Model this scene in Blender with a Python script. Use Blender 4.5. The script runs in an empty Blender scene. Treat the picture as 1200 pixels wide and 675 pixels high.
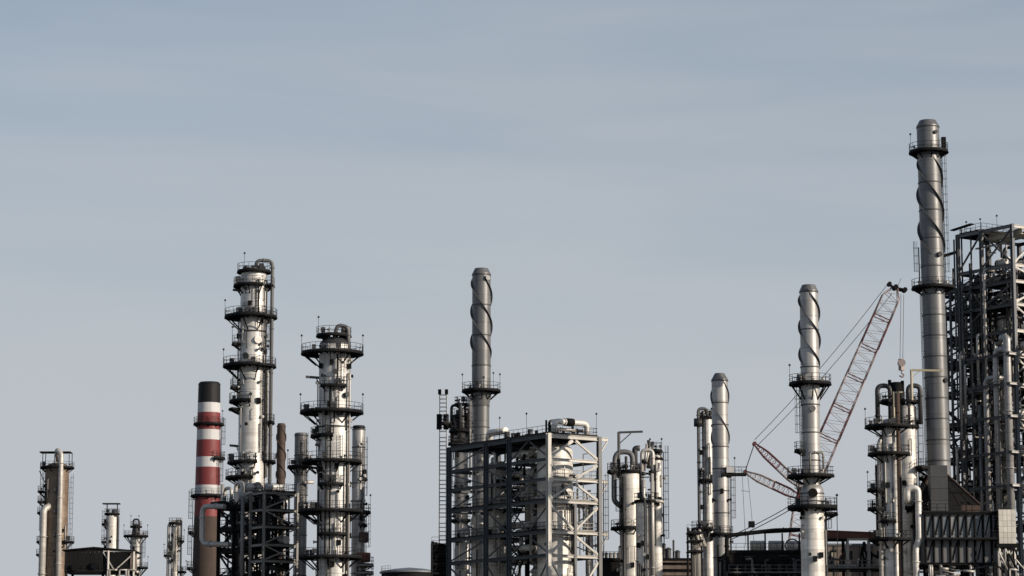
import bpy, math, random
from mathutils import Vector, Matrix
R = math.radians
SC = bpy.context.scene
COL = SC.collection

# ------------------------------------------------------------------ camera, sky, sun, exposure
FPX = 3300.0                     # focal length in pixels of a 1200 px wide picture
HOR = 850.0                      # picture row of the horizon (below the frame: the camera looks up)
EYE = 1.7
PITCH = math.atan((HOR - 337.5) / FPX)
cam_d = bpy.data.cameras.new('camera'); cam = bpy.data.objects.new('camera', cam_d); COL.objects.link(cam)
cam_d.sensor_width = 36; cam_d.lens = 36 * FPX / 1200; cam_d.clip_start = 0.5; cam_d.clip_end = 20000
cam.location = (0, 0, EYE); cam.rotation_euler = (R(90) + PITCH, 0, 0)
SC.camera = cam

SUN_AZ, SUN_EL = R(61), R(18)    # azimuth measured from behind the camera towards the right
S = Vector((math.sin(SUN_AZ) * math.cos(SUN_EL), -math.cos(SUN_AZ) * math.cos(SUN_EL), math.sin(SUN_EL)))
sun_d = bpy.data.lights.new('sun', 'SUN'); sun = bpy.data.objects.new('sun', sun_d); COL.objects.link(sun)
sun_d.energy = 5.0; sun_d.angle = R(0.5); sun_d.color = (1.0, 0.87, 0.72)
sun.rotation_euler = S.to_track_quat('Z', 'Y').to_euler(); sun.location = (60, -60, 150)

W = bpy.data.worlds.new('World'); SC.world = W; W.use_nodes = True
nt = W.node_tree; nt.nodes.clear()
wo = nt.nodes.new('ShaderNodeOutputWorld'); bg = nt.nodes.new('ShaderNodeBackground')
sky = nt.nodes.new('ShaderNodeTexSky'); sky.sky_type = 'NISHITA'; sky.sun_disc = False
sky.sun_elevation = SUN_EL; sky.sun_rotation = math.atan2(S.x, S.y)
sky.altitude = 0; sky.air_density = 1.0; sky.dust_density = 1.0; sky.ozone_density = 2.3
bg.inputs['Strength'].default_value = 0.1
VEIL = 0.088
tc = nt.nodes.new('ShaderNodeTexCoord')
mp = nt.nodes.new('ShaderNodeMapping'); mp.inputs['Scale'].default_value = (4.0, 4.0, 30); mp.inputs['Rotation'].default_value = (0, R(2.5), 0)
nz = nt.nodes.new('ShaderNodeTexNoise'); nz.inputs['Scale'].default_value = 1.5; nz.inputs['Detail'].default_value = 6; nz.inputs['Roughness'].default_value = 0.5; nz.inputs['Distortion'].default_value = 0.5
mr = nt.nodes.new('ShaderNodeMapRange'); mr.inputs[1].default_value = 0.3; mr.inputs[2].default_value = 0.75; mr.inputs[3].default_value = 0.78; mr.inputs[4].default_value = 1.34
mx = nt.nodes.new('ShaderNodeMix'); mx.data_type = 'RGBA'; mx.inputs[7].default_value = (4.98, 5.28, 5.65, 1)   # thin high cloud veil
nt.links.new(tc.outputs['Generated'], mp.inputs[0]); nt.links.new(mp.outputs[0], nz.inputs[0]); nt.links.new(nz.outputs[0], mr.inputs[0])
sx = nt.nodes.new('ShaderNodeSeparateXYZ'); nt.links.new(tc.outputs['Generated'], sx.inputs[0])
def wm(op, a, b):
    k = nt.nodes.new('ShaderNodeMath'); k.operation = op
    for i, v in enumerate((a, b)):
        if isinstance(v, (int, float)): k.inputs[i].default_value = v
        else: nt.links.new(v, k.inputs[i])
    return k.outputs[0]
# the thin cloud sheet looks denser towards the horizon, where the line of sight crosses more of it
tau = wm('MULTIPLY', wm('DIVIDE', VEIL, wm('POWER', wm('MAXIMUM', sx.outputs[2], 0.02), 1.6)), mr.outputs[0])
veil = wm('SUBTRACT', 1.0, wm('POWER', 2.71828, wm('MULTIPLY', tau, -1.0)))
nt.links.new(veil, mx.inputs[0]); nt.links.new(sky.outputs[0], mx.inputs[6]); nt.links.new(mx.outputs[2], bg.inputs[0]); nt.links.new(bg.outputs[0], wo.inputs[0])

vs = SC.view_settings
vs.view_transform = 'Standard'; vs.look = 'None'; vs.gamma = 1; vs.use_curve_mapping = False; vs.exposure = 0.0
SC.render.engine = 'CYCLES'; SC.cycles.max_bounces = 6

# ------------------------------------------------------------------ pixel -> place
_ct, _st = math.cos(PITCH), math.sin(PITCH)
def P(px, py, D):
    dx, dy = (px - 600) / FPX, (337.5 - py) / FPX
    k = D / (_ct - dy * _st)
    return Vector((dx * k, D, EYE + (_st + dy * _ct) * k))

# ------------------------------------------------------------------ materials
MATS = {}
def mat(name, col, metal=0.0, rough=0.55, var=0.25, streak=0.25, rust=0.0, rustcol=(0.12, 0.055, 0.03), panel=None, bump=0.0, rnd=0.12, spec=0.5):
    m = bpy.data.materials.new(name); m.use_nodes = True; t = m.node_tree; n = t.nodes; L = t.links
    b = n['Principled BSDF']; b.inputs['Metallic'].default_value = metal; b.inputs['Specular IOR Level'].default_value = spec
    tc = n.new('ShaderNodeTexCoord'); oi = n.new('ShaderNodeObjectInfo')
    def math_(op, a, bb=None, c=None):
        k = n.new('ShaderNodeMath'); k.operation = op
        for i, v in enumerate((a, bb, c)):
            if v is None: continue
            if hasattr(v, 'links') or hasattr(v, 'is_linked'): L.new(v, k.inputs[i])
            else: k.inputs[i].default_value = v
        return k.outputs[0]
    def noise(scale, sx, sz, detail=4, rough_=0.55):
        mp = n.new('ShaderNodeMapping'); mp.inputs['Scale'].default_value = (sx, sx, sz)
        nn = n.new('ShaderNodeTexNoise'); nn.inputs['Scale'].default_value = scale; nn.inputs['Detail'].default_value = detail; nn.inputs['Roughness'].default_value = rough_
        L.new(tc.outputs['Object'], mp.inputs[0]); L.new(mp.outputs[0], nn.inputs[0]); return nn.outputs[0]
    f = math_('MULTIPLY_ADD', noise(0.45, 1, 1), 2 * var, 1 - var)
    f = math_('MULTIPLY', f, math_('MULTIPLY_ADD', noise(1.0, 3.0, 0.06, 5, 0.65), 2 * streak, 1 - streak))
    f = math_('MULTIPLY', f, math_('MULTIPLY_ADD', oi.outputs['Random'], 2 * rnd, 1 - rnd))
    if panel:                                     # cladding sheets: each sheet a little different, seams slightly darker
        ph, pn = panel
        sp = n.new('ShaderNodeSeparateXYZ'); L.new(tc.outputs['Object'], sp.inputs[0])
        zz = math_('DIVIDE', sp.outputs[2], ph); row = math_('FLOOR', zz)
        aa = math_('MULTIPLY', math_('ARCTAN2', sp.outputs[0], sp.outputs[1]), pn / (2 * math.pi))
        aa = math_('ADD', aa, math_('MULTIPLY', math_('MODULO', row, 2.0), 0.5))
        cx = n.new('ShaderNodeCombineXYZ'); L.new(math_('FLOOR', aa), cx.inputs[0]); L.new(row, cx.inputs[1])
        wn = n.new('ShaderNodeTexWhiteNoise'); L.new(cx.outputs[0], wn.inputs[0])
        f = math_('MULTIPLY', f, math_('MULTIPLY_ADD', wn.outputs[0], 0.22, 0.89))
        seam = math_('MAXIMUM', math_('LESS_THAN', math_('FRACT', zz), 0.07), math_('LESS_THAN', math_('FRACT', aa), 0.035))
        f = math_('MULTIPLY', f, math_('MULTIPLY_ADD', seam, -0.22, 1.0))
    mc = n.new('ShaderNodeMix'); mc.data_type = 'RGBA'; mc.blend_type = 'MULTIPLY'; mc.inputs[0].default_value = 1
    mc.inputs[6].default_value = (*col, 1)
    cc = n.new('ShaderNodeCombineColor'); [L.new(f, cc.inputs[i]) for i in range(3)]; L.new(cc.outputs[0], mc.inputs[7])
    out = mc.outputs[2]
    rf = math_('MULTIPLY_ADD', noise(0.8, 1.5, 0.6), 0.3, rough - 0.15)
    if rust > 0:
        ms = n.new('ShaderNodeMapRange'); ms.inputs[1].default_value = 0.72 - 0.35 * rust; ms.inputs[2].default_value = 0.85 - 0.3 * rust
        L.new(noise(0.8, 1.8, 0.35, 6, 0.7), ms.inputs[0])
        m2 = n.new('ShaderNodeMix'); m2.data_type = 'RGBA'; L.new(ms.outputs[0], m2.inputs[0]); L.new(out, m2.inputs[6]); m2.inputs[7].default_value = (*rustcol, 1)
        out = m2.outputs[2]
        if metal > 0: L.new(math_('MULTIPLY_ADD', ms.outputs[0], -metal, metal), b.inputs['Metallic'])
    L.new(out, b.inputs['Base Color']); L.new(rf, b.inputs['Roughness'])
    bm = n.new('ShaderNodeBump'); bm.inputs['Strength'].default_value = max(0.0, bump); bm.inputs['Distance'].default_value = 0.03
    L.new(noise(1.6, 1, 1, 3), bm.inputs['Height']); L.new(bm.outputs[0], b.inputs['Normal'])
    MATS[name] = m; return m
mat('clad', (0.56, 0.55, 0.53), 0.22, 0.5, 0.10, 0.42, 0.03, (0.13, 0.10, 0.08), panel=(0.95, 9))
mat('clad_dirty', (0.19, 0.14, 0.10), 0.3, 0.5, 0.3, 0.45, 0.6, (0.085, 0.05, 0.03), panel=(1.2, 9))
mat('clad_pale', (0.61, 0.59, 0.55), 0.15, 0.52, 0.10, 0.42, 0.03, (0.16, 0.12, 0.09), panel=(0.85, 11))
mat('clad_stain', (0.42, 0.40, 0.37), 0.3, 0.48, 0.25, 0.45, 0.4, (0.07, 0.05, 0.04), panel=(1.0, 9))
mat('stack', (0.135, 0.137, 0.14), 0.3, 0.45, 0.14, 0.34, 0.05, panel=(2.1, 5), rnd=0.08)
mat('stack_pale', (0.33, 0.325, 0.32), 0.35, 0.45, 0.14, 0.34, 0.05, panel=(2.1, 5), rnd=0.08)
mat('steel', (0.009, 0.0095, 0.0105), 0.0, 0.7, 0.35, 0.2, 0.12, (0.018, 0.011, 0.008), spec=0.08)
mat('steel_mid', (0.06, 0.062, 0.066), 0.1, 0.55, 0.3, 0.25, 0.2, (0.05, 0.032, 0.022), spec=0.3)
mat('frame_shaded', (0.062, 0.074, 0.084), 0.0, 0.6, 0.2, 0.25, 0.08, (0.06, 0.04, 0.03), spec=0.3)  # darkened copy of the frame colour: shade put into the paint
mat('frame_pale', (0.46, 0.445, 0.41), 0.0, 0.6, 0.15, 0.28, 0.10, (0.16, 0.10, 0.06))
mat('rail', (0.018, 0.018, 0.019), 0.0, 0.6, 0.2, 0.1, 0, spec=0.12)
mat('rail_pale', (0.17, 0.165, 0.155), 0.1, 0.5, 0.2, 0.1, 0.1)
mat('pipe', (0.40, 0.385, 0.36), 0.3, 0.46, 0.2, 0.28, 0.15)
mat('pipe_dark', (0.04, 0.041, 0.043), 0.1, 0.5, 0.3, 0.2, 0.2, (0.04, 0.024, 0.016), spec=0.35)
mat('rust', (0.055, 0.034, 0.025), 0.0, 0.75, 0.35, 0.35, 0.4, (0.045, 0.026, 0.018), bump=0.3)
mat('rust_red', (0.12, 0.045, 0.03), 0.0, 0.7, 0.35, 0.3, 0.3, (0.06, 0.03, 0.022))
mat('red', (0.165, 0.024, 0.025), 0.0, 0.6, 0.2, 0.25, 0.08, (0.06, 0.02, 0.018), rnd=0.03)
mat('white', (0.47, 0.47, 0.475), 0.0, 0.6, 0.12, 0.28, 0.08, (0.2, 0.17, 0.15), rnd=0.03)
mat('black', (0.010, 0.010, 0.011), 0.0, 0.6, 0.2, 0.2, 0, rnd=0.03, spec=0.25)
mat('concrete', (0.052, 0.036, 0.028), 0.0, 0.85, 0.25, 0.45, 0.25, (0.055, 0.04, 0.03), bump=0.2, rnd=0.05)
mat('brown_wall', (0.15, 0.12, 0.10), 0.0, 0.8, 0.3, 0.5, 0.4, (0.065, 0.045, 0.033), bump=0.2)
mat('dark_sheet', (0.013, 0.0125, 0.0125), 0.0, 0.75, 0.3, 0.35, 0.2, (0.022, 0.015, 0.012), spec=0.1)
mat('blue_sheet', (0.13, 0.145, 0.16), 0.1, 0.5, 0.2, 0.3, 0.12, (0.08, 0.06, 0.04))
mat('steel_grey', (0.13, 0.132, 0.135), 0.1, 0.55, 0.3, 0.3, 0.15, (0.08, 0.055, 0.04), spec=0.3)
mat('grey_panel', (0.11, 0.12, 0.13), 0.1, 0.55, 0.25, 0.4, 0.25, (0.045, 0.034, 0.027), spec=0.3)
mat('white_shade', (0.24, 0.24, 0.235), 0.1, 0.55, 0.25, 0.4, 0.2, (0.1, 0.07, 0.05))
mat('white_panel', (0.58, 0.555, 0.50), 0.0, 0.6, 0.12, 0.3, 0.1, (0.35, 0.3, 0.25))
mat('yellow', (0.30, 0.265, 0.19), 0.0, 0.6, 0.15, 0.2, 0.1)
mat('crane_red', (0.10, 0.028, 0.028), 0.0, 0.5, 0.2, 0.1, 0.05)
mat('crane_pale', (0.27, 0.225, 0.22), 0.0, 0.5, 0.2, 0.1, 0.1)
mat('rope', (0.03, 0.03, 0.032), 0.0, 0.5, 0.1, 0.1, 0)
mat('ground', (0.075, 0.07, 0.062), 0.0, 0.9, 0.35, 0.1, 0.25, (0.05, 0.055, 0.03), bump=0.4)

# ------------------------------------------------------------------ mesh builder
class MB:
    def __init__(s): s.v = []; s.f = []; s.sm = []
    def quadbox(s, c8):
        b = len(s.v); s.v += [tuple(p) for p in c8]
        for q in ((0, 3, 2, 1), (4, 5, 6, 7), (0, 1, 5, 4), (1, 2, 6, 5), (2, 3, 7, 6), (3, 0, 4, 7)):
            s.f.append(tuple(b + i for i in q)); s.sm.append(False)
        return s
    def box(s, x0, x1, y0, y1, z0, z1):
        return s.quadbox([(x0, y0, z0), (x1, y0, z0), (x1, y1, z0), (x0, y1, z0), (x0, y0, z1), (x1, y0, z1), (x1, y1, z1), (x0, y1, z1)])
    def _fr(s, p0, p1, side=None):
        d = (p1 - p0).normalized()
        up = Vector((0, 0, 1)) if abs(d.z) < 0.95 else (side or Vector((0.574, -0.819, 0)))
        a = d.cross(up).normalized(); return d, a, a.cross(d).normalized()
    def beam(s, p0, p1, w, h, side=None):
        p0, p1 = Vector(p0), Vector(p1); d, a, u = s._fr(p0, p1, side); a = a * w / 2; u = u * h / 2
        return s.quadbox([p0 - a - u, p0 + a - u, p0 + a + u, p0 - a + u, p1 - a - u, p1 + a - u, p1 + a + u, p1 - a + u])
    def ibeam(s, p0, p1, w, h, t=0.06, side=None):
        p0, p1 = Vector(p0), Vector(p1); d, a, u = s._fr(p0, p1, side)
        off = u * (h / 2 - t / 2)
        s.beam(p0 + off, p1 + off, w, t, side); s.beam(p0 - off, p1 - off, w, t, side); s.beam(p0, p1, t * 0.8, h - 2 * t, side); return s
    def lathe(s, prof, c=(0, 0), n=28, smooth=False, a0=0, a1=360, z=0):
        """prof: (radius, z) pairs; angles from the camera side (0) to the right (90)"""
        full = a1 - a0 >= 359.9; m = n if full else n + 1
        def ring(r, zz):
            b = len(s.v)
            for i in range(m):
                a = R(a0 + (a1 - a0) * i / n); s.v.append((c[0] + r * math.sin(a), c[1] - r * math.cos(a), zz + z))
            return b
        def join(b0, b1):
            for i in range(n):
                j = (i + 1) % m
                s.f.append((b0 + i, b0 + j, b1 + j, b1 + i)); s.sm.append(True)
        if smooth:
            rs = [ring(*p) for p in prof]
            for b0, b1 in zip(rs, rs[1:]): join(b0, b1)
        else:
            for p, q in zip(prof, prof[1:]): join(ring(*p), ring(*q))
        return s
    def sector(s, ri, ro, z0, z1, a0, a1, c=(0, 0), n=None):
        n = n or max(4, int((a1 - a0) / 12))
        s.lathe([(ri, z0), (ro, z0), (ro, z1), (ri, z1), (ri, z0)], c, n, False, a0, a1)
        if a1 - a0 < 359.9:
            for a in (a0, a1):
                ca, sa = math.sin(R(a)), -math.cos(R(a)); b = len(s.v)
                s.v += [(c[0] + r * ca, c[1] + r * sa, zz) for r, zz in ((ri, z0), (ro, z0), (ro, z1), (ri, z1))]
                s.f.append((b, b + 1, b + 2, b + 3)); s.sm.append(False)
        return s
    def tube(s, pts, r, n=8, bend=None, caps=True):
        pts = [Vector(p) for p in pts]
        if bend:
            out = [pts[0]]
            for i in range(1, len(pts) - 1):
                a, b, c = pts[i - 1], pts[i], pts[i + 1]
                q = min(bend, (a - b).length * 0.45, (c - b).length * 0.45)
                s0, s1 = b + (a - b).normalized() * q, b + (c - b).normalized() * q
                for k in range(6):
                    t = k / 5; out.append(s0 * (1 - t) ** 2 + b * 2 * t * (1 - t) + s1 * t * t)
            pts = out + [pts[-1]]
        d = (pts[1] - pts[0]).normalized(); u = d.orthogonal().normalized(); prev = None; first = None
        for i, p in enumerate(pts):
            if i == 0: t = d
            elif i == len(pts) - 1: t = (pts[i] - pts[i - 1]).normalized()
            else: t = ((pts[i + 1] - p).normalized() + (p - pts[i - 1]).normalized()).normalized()
            u = (u - t * u.dot(t)).normalized(); w = t.cross(u); b = len(s.v)
            for k in range(n):
                a = 2 * math.pi * k / n; s.v.append(tuple(p + (u * math.cos(a) + w * math.sin(a)) * r))
            if prev is not None:
                for k in range(n): s.f.append((prev + k, prev + (k + 1) % n, b + (k + 1) % n, b + k)); s.sm.append(n > 4)
            else: first = b
            prev = b
        if caps:
            s.f.append(tuple(first + k for k in range(n))[::-1]); s.sm.append(False); s.f.append(tuple(prev + k for k in range(n))); s.sm.append(False)
        return s
    def ball(s, c, r, n=8):
        return s.lathe([(max(0.001, r * math.sin(math.pi * i / n)), c[2] - r * math.cos(math.pi * i / n)) for i in range(n + 1)], (c[0], c[1]), n + 4, True)
    def rails(s, pts, h=1.1, sp=1.15, r=0.036, closed=False):
        pts = [Vector(p) for p in pts]
        if closed: pts.append(pts[0])
        for a, b in zip(pts, pts[1:]):
            for q in (h, h * 0.52): s.tube([a + Vector((0, 0, q)), b + Vector((0, 0, q))], r, 4)
            d = b - a
            if d.length > 0.05: s.beam(a + Vector((0, 0, 0.09)), b + Vector((0, 0, 0.09)), 0.02, 0.16)
        acc = 0; last = None
        for a, b in zip(pts, pts[1:]):
            d = (b - a).length; k = 0.0 if last is None else sp - acc
            while k <= d:
                p = a + (b - a) * (k / d if d else 0); s.tube([p, p + Vector((0, 0, h))], r, 4); last = p; k += sp
            acc = (acc + d) % sp if last is not None else 0
        s.tube([pts[-1], pts[-1] + Vector((0, 0, h))], r, 4)
        return s

def obj(name, mb, m, parent=None, flip=True):
    me = bpy.data.meshes.new(name); me.from_pydata(mb.v, [], mb.f); me.polygons.foreach_set('use_smooth', mb.sm)
    me.materials.append(MATS[m] if isinstance(m, str) else m); me.update()
    o = bpy.data.objects.new(name, me); COL.objects.link(o)
    if parent is not None: o.parent = parent
    return o

GROUPS = {'distillation_column': 'distillation columns on the skyline', 'stack': 'exhaust stacks on the skyline', 'process_vessel': 'process vessels inside the steel frames', 'control_building': 'low buildings along the bottom edge'}
class T:
    """a thing: an Empty at its base; children are given in its local metres, read from picture rows/columns at its distance"""
    def __init__(s, name, label, cat, px, py, D, group=None):
        p = P(px, py, D); s.bx, s.D = p.x, D; s.px = px; s.seed = int(px * 7 + D)
        s.rg = random.Random(s.seed)
        e = bpy.data.objects.new(name, None); COL.objects.link(e); e.location = (p.x, D, 0); e.empty_display_size = 2
        e['label'] = label; e['category'] = cat; e['kind'] = 'thing'
        group = group or GROUPS.get(name)
        if group: e['group'] = group
        s.e = e
    def z(s, py): return P(600, py, s.D).z
    def x(s, px, py): return P(px, py, s.D).x - s.bx
    def m(s, d): return d * s.D / FPX
    def add(s, name, mb, m, parent=None, label=None):
        o = obj(name, mb, m, parent or s.e)
        if label: o['label'] = label
        return o

def pol(r, a, z, c=(0, 0)): return Vector((c[0] + r * math.sin(R(a)), c[1] - r * math.cos(R(a)), z))

# ------------------------------------------------------------------ plant components
def shell(t, z0, z1, r0, r1, m, sec=2.4, c=(0, 0), n=32, lip=0.035, name='shell_section'):
    k = max(1, round((z1 - z0) / sec)); h = (z1 - z0) / k
    for i in range(k):
        za, zb = z0 + i * h, z0 + (i + 1) * h
        ra, rb = r0 + (r1 - r0) * i / k, r0 + (r1 - r0) * (i + 1) / k
        mb = MB(); l = 0.07
        mb.lathe([(ra - 0.02, za), (ra, za + 0.012), (rb, zb - l)], c, n)
        mb.lathe([(rb, zb - l), (rb + lip, zb - l), (rb + lip, zb - 0.012), (rb - 0.03, zb)], c, n)
        o = t.add(name, mb, m)
        if m.startswith('stack'): t.add('joint_ring', MB().lathe([(rb + lip - .01, zb - l - .08), (rb + lip + .035, zb - l - .08), (rb + lip + .035, zb - l + .05), (rb + lip - .01, zb - l + .05)], c, n), 'steel_mid', o)
def dome(t, z, r, m, h=None, c=(0, 0), name='dished_head'):
    h = h or r * 0.5
    mb = MB().lathe([(max(0.001, r * math.cos(R(a))), z + h * math.sin(R(a))) for a in range(0, 91, 10)], c, 32, True)
    return t.add(name, mb, m)
def stack_mouth(t, z, r, m, cone=0.75, ch=0.9, lipm='black'):
    mb = MB().lathe([(r, z), (r + 0.05, z + 0.01), (r + 0.05, z + 0.16), (r, z + 0.18)], n=32).lathe([(r, z + 0.18), (r * cone, z + 0.18 + ch), (r * cone - 0.06, z + 0.2 + ch)], n=32)
    o = t.add('stack_mouth', mb, m)
    t.add('inner_flue', MB().lathe([(r * cone - 0.06, z + 0.19 + ch), (r * cone - 0.1, z - 2), (0.001, z - 2.02)], n=32), lipm, o)
def strake(t, z0, z1, r0, r1, pitch, starts=2, w=0.3, th=0.07, ph=0, m='stack'):
    for k in range(starts):
        mb = MB(); N = max(8, int((z1 - z0) / pitch * 30)); prev = None
        for i in range(N + 1):
            f = i / N; z = z1 + (z0 - z1) * f; a = ph + 360 * k / starts + 360 * (z1 - z) / pitch; r = r1 + (r0 - r1) * f
            ws = w * min(1, 10 * f + 0.05, 10 * (1 - f) + 0.05)
            b = len(mb.v)
            for rr, dz in ((r - 0.03, -th / 2), (r + ws, -th / 2), (r + ws, th / 2), (r - 0.03, th / 2)): mb.v.append(tuple(pol(rr, a, z + dz)))
            if prev is not None:
                for q in range(4): mb.f.append((prev + q, prev + (q + 1) % 4, b + (q + 1) % 4, b + q)); mb.sm.append(False)
            prev = b
        t.add('helical_strake', mb, m)
def lamp(mb, p, h=2.3):
    mb.tube([p, p + Vector((0, 0, h))], 0.028, 5); mb.box(p.x - 0.13, p.x + 0.13, p.y - 0.1, p.y + 0.1, p.z + h, p.z + h + 0.2)
    mb.tube([p + Vector((0, 0, h + 0.2)), p + Vector((0, 0, h + 0.28))], 0.06, 6)
def platform(t, z, ri, ro, a0=0, a1=360, c=(0, 0), m='steel', rm='rail', brk=1.0, lamps=(), th=0.12, rail=True, junk=0):
    full = a1 - a0 >= 359.9
    mb = MB().sector(ri, ro, z - th, z, a0, a1, c)
    mb.sector(ro - 0.06, ro + 0.03, z - 0.24, z - th + 0.004, a0, a1, c)
    nj = max(2, int((a1 - a0) / 22))
    for i in range(nj + 1):
        a = a0 + (a1 - a0) * i / nj; mb.beam(pol(ri, a, z - th - 0.1, c), pol(ro - 0.05, a, z - th - 0.1, c), 0.1, 0.2)
    o = t.add('platform', mb, m)
    if rail:
        n = max(3, int(R(a1 - a0) * ro / 0.9)); re = ro - 0.04
        pts = [pol(re, a0 + (a1 - a0) * i / n, z, c) for i in range(n if full else n + 1)]
        if not full: pts = [pol(ri + 0.15, a0, z, c)] + pts + [pol(ri + 0.15, a1, z, c)]
        t.add('handrail', MB().rails(pts, closed=full, sp=1.0), rm, o)
    if brk:
        nb = max(2, int((a1 - a0) / 40)); d = (ro - ri) * brk
        for i in range(nb + (0 if full else 1)):
            a = a0 + 4 + (a1 - a0 - 8) * i / nb
            t.add('bracket', MB().beam(pol(ro - 0.2, a, z - 0.22, c), pol(ri - 0.05, a, z - 0.3 - d, c), 0.13, 0.16), m, o)
    for a in lamps:
        q = MB(); lamp(q, pol(ro - 0.08, a, z, c)); t.add('lamp_post', q, rm, o)
    for k in range(junk):                                            # valves, boxes and small bore pipe on the deck
        a = t.rg.uniform(a0, a1); rr = t.rg.uniform(ri + 0.25, max(ri + 0.3, ro - 0.5)); p = pol(rr, a, z, c); q = MB(); s_ = t.rg.uniform(0.18, 0.4)
        kind = t.rg.random()
        if kind < 0.5:
            q.tube([p, p + Vector((0, 0, 0.9 * t.rg.uniform(0.6, 1.4)))], 0.07, 6); q.lathe([(0.02, 0.5), (s_ * 0.7, 0.55), (s_ * 0.7, 0.75), (0.02, 0.8)], (p.x, p.y), 8, z=z)
            t.add('valve', q, 'pipe_dark' if kind < 0.3 else 'pipe', o)
        else:
            q.box(p.x - s_, p.x + s_, p.y - s_ * 0.7, p.y + s_ * 0.7, z + 0.35, z + 0.35 + 2.2 * s_).box(p.x - 0.05, p.x + 0.05, p.y - 0.05, p.y + 0.05, z, z + 0.36)
            t.add('instrument_box', q, 'steel_mid', o)
    return o
def ladder(t, a, r, z0, z1, c=(0, 0), cage=True, m='rail'):
    ctr = pol(r + 0.25, a, 0, c); tx, ty = math.cos(R(a)), math.sin(R(a)); mb = MB()
    for q in (-0.24, 0.24):
        p = ctr + Vector((tx * q, ty * q, 0)); mb.beam(p + Vector((0, 0, z0)), p + Vector((0, 0, z1)), 0.06, 0.06)
    k = z0 + 0.2
    while k < z1: mb.beam(ctr + Vector((-tx * .24, -ty * .24, k)), ctr + Vector((tx * .24, ty * .24, k)), 0.035, 0.035); k += 0.38
    k = z0 + 0.6
    while k < z1: mb.beam(pol(r - 0.05, a, k, c), pol(r + 0.25, a, k, c), 0.06, 0.05); k += 2.6
    o = t.add('ladder', mb, m)
    if cage and z1 - z0 > 3.5:
        mb = MB(); cc = pol(r + 0.55, a, 0, c); k = z0 + 2.3
        while k < z1 + 0.9:
            mb.tube([pol(0.42, a + b, k, (cc.x, cc.y)) for b in range(-130, 131, 26)], 0.022, 4); k += 1.1
        for b in (-90, -40, 0, 40, 90): mb.beam(pol(0.42, a + b, z0 + 2.3, (cc.x, cc.y)), pol(0.42, a + b, z1 + 0.9, (cc.x, cc.y)), 0.035, 0.02)
        t.add('ladder_cage', mb, m, o)
def pipe(t, pts, r, m='pipe', bend=None, fl=True, parent=None, name='pipe', n=10):
    pts = [Vector(p) for p in pts]
    o = t.add(name, MB().tube(pts, r, n, bend if bend is not None else 2.6 * r), m, parent)
    if fl and r > 0.1:
        for a, b in zip(pts, pts[1:]):
            L = (b - a).length
            if L < 9 * r: continue
            d = (b - a).normalized(); k = 4 * r
            while k < L - 3 * r:
                if parent is None: t.add('pipe_flange', MB().tube([a + d * k, a + d * (k + 0.14)], r * 1.32, n), m, o)
                k += t.rg.uniform(5, 9)
    return o
def nozzle(t, z, a, r, rad=0.3, ln=0.5, c=(0, 0), m='pipe_dark'):
    q = MB().tube([pol(r - 0.1, a, z, c), pol(r + ln, a, z, c)], rad, 12); q.tube([pol(r + ln, a, z, c), pol(r + ln + 0.14, a, z, c)], rad * 1.35, 12)
    t.add('nozzle', q, m)
def stub(t, z, a, r, ln, c=(0, 0), m='steel_mid'):
    t.add('davit_arm', MB().beam(pol(r - 0.1, a, z, c), pol(r + ln, a, z + 0.1, c), 0.3, 0.32).beam(pol(r + ln * .15, a, z - 0.1, c), pol(r - 0.05, a, z - 0.8, c), 0.14, 0.14), m)
def risers(t, r, z0, z1, specs, c=(0, 0)):
    for a, off, rad, m, za, zb in specs:
        pipe(t, [pol(r - 0.1, a, zb or z1, c), pol(r + off, a, zb or z1, c), pol(r + off, a, za or z0, c)], rad, m)
def smallwork(t, r, z0, z1, n, c=(0, 0), amin=-80, amax=80):
    """short impulse lines, instrument boxes, clips and small nozzles scattered over a shell"""
    for k in range(n):
        a = t.rg.uniform(amin, amax); z = t.rg.uniform(z0, z1); kind = t.rg.random(); q = MB()
        if kind < 0.4:
            h = t.rg.uniform(1.5, 6); q.tube([pol(r - 0.02, a, z, c), pol(r + 0.22, a, z, c), pol(r + 0.22, a, z - h, c), pol(r - 0.02, a, z - h, c)], t.rg.choice((0.05, 0.07, 0.1)), 6, 0.15); t.add('impulse_line', q, t.rg.choice(('pipe_dark', 'pipe', 'steel')))
        elif kind < 0.75:
            q.tube([pol(r - 0.1, a, z, c), pol(r + 0.45, a, z, c)], 0.13, 8); q.tube([pol(r + 0.38, a, z, c), pol(r + 0.5, a, z, c)], 0.24, 8); t.add('nozzle', q, t.rg.choice(('pipe_dark', 'steel', 'pipe')))
        else:
            p = pol(r + 0.2, a, z, c); q.box(p.x - .25, p.x + .25, p.y - .2, p.y + .2, z - .35, z + .35); t.add('instrument_box', q, 'steel')

U = Vector((-0.574, 0.819, 0)); V = Vector((0.819, 0.574, 0))           # the plant grid: rows run obliquely
def L(u, v, z): return U * u + V * v + Vector((0, 0, z))
def uvdeck(t, z, u0, u1, v0, v1, m='steel', rm='rail', th=0.1, rail=True, lamps=()):
    mb = MB().quadbox([L(u0, v0, z - th), L(u0, v1, z - th), L(u1, v1, z - th), L(u1, v0, z - th), L(u0, v0, z), L(u0, v1, z), L(u1, v1, z), L(u1, v0, z)])
    k = u0 + 0.6
    while k < u1 - 0.2: mb.beam(L(k, v0 + 0.05, z - th - 0.1), L(k, v1 - 0.05, z - th - 0.1), 0.1, 0.19); k += 1.3
    o = t.add('deck', mb, m)
    if rail: t.add('handrail', MB().rails([L(u0 + .05, v0 + .05, z), L(u0 + .05, v1 - .05, z), L(u1 - .05, v1 - .05, z), L(u1 - .05, v0 + .05, z)], closed=True, r=0.034), rm, o)
    for lu, lv in lamps:
        q = MB(); lamp(q, L(lu, lv, z), 3.0); t.add('lamp_post', q, 'rail', o)
    return o
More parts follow.
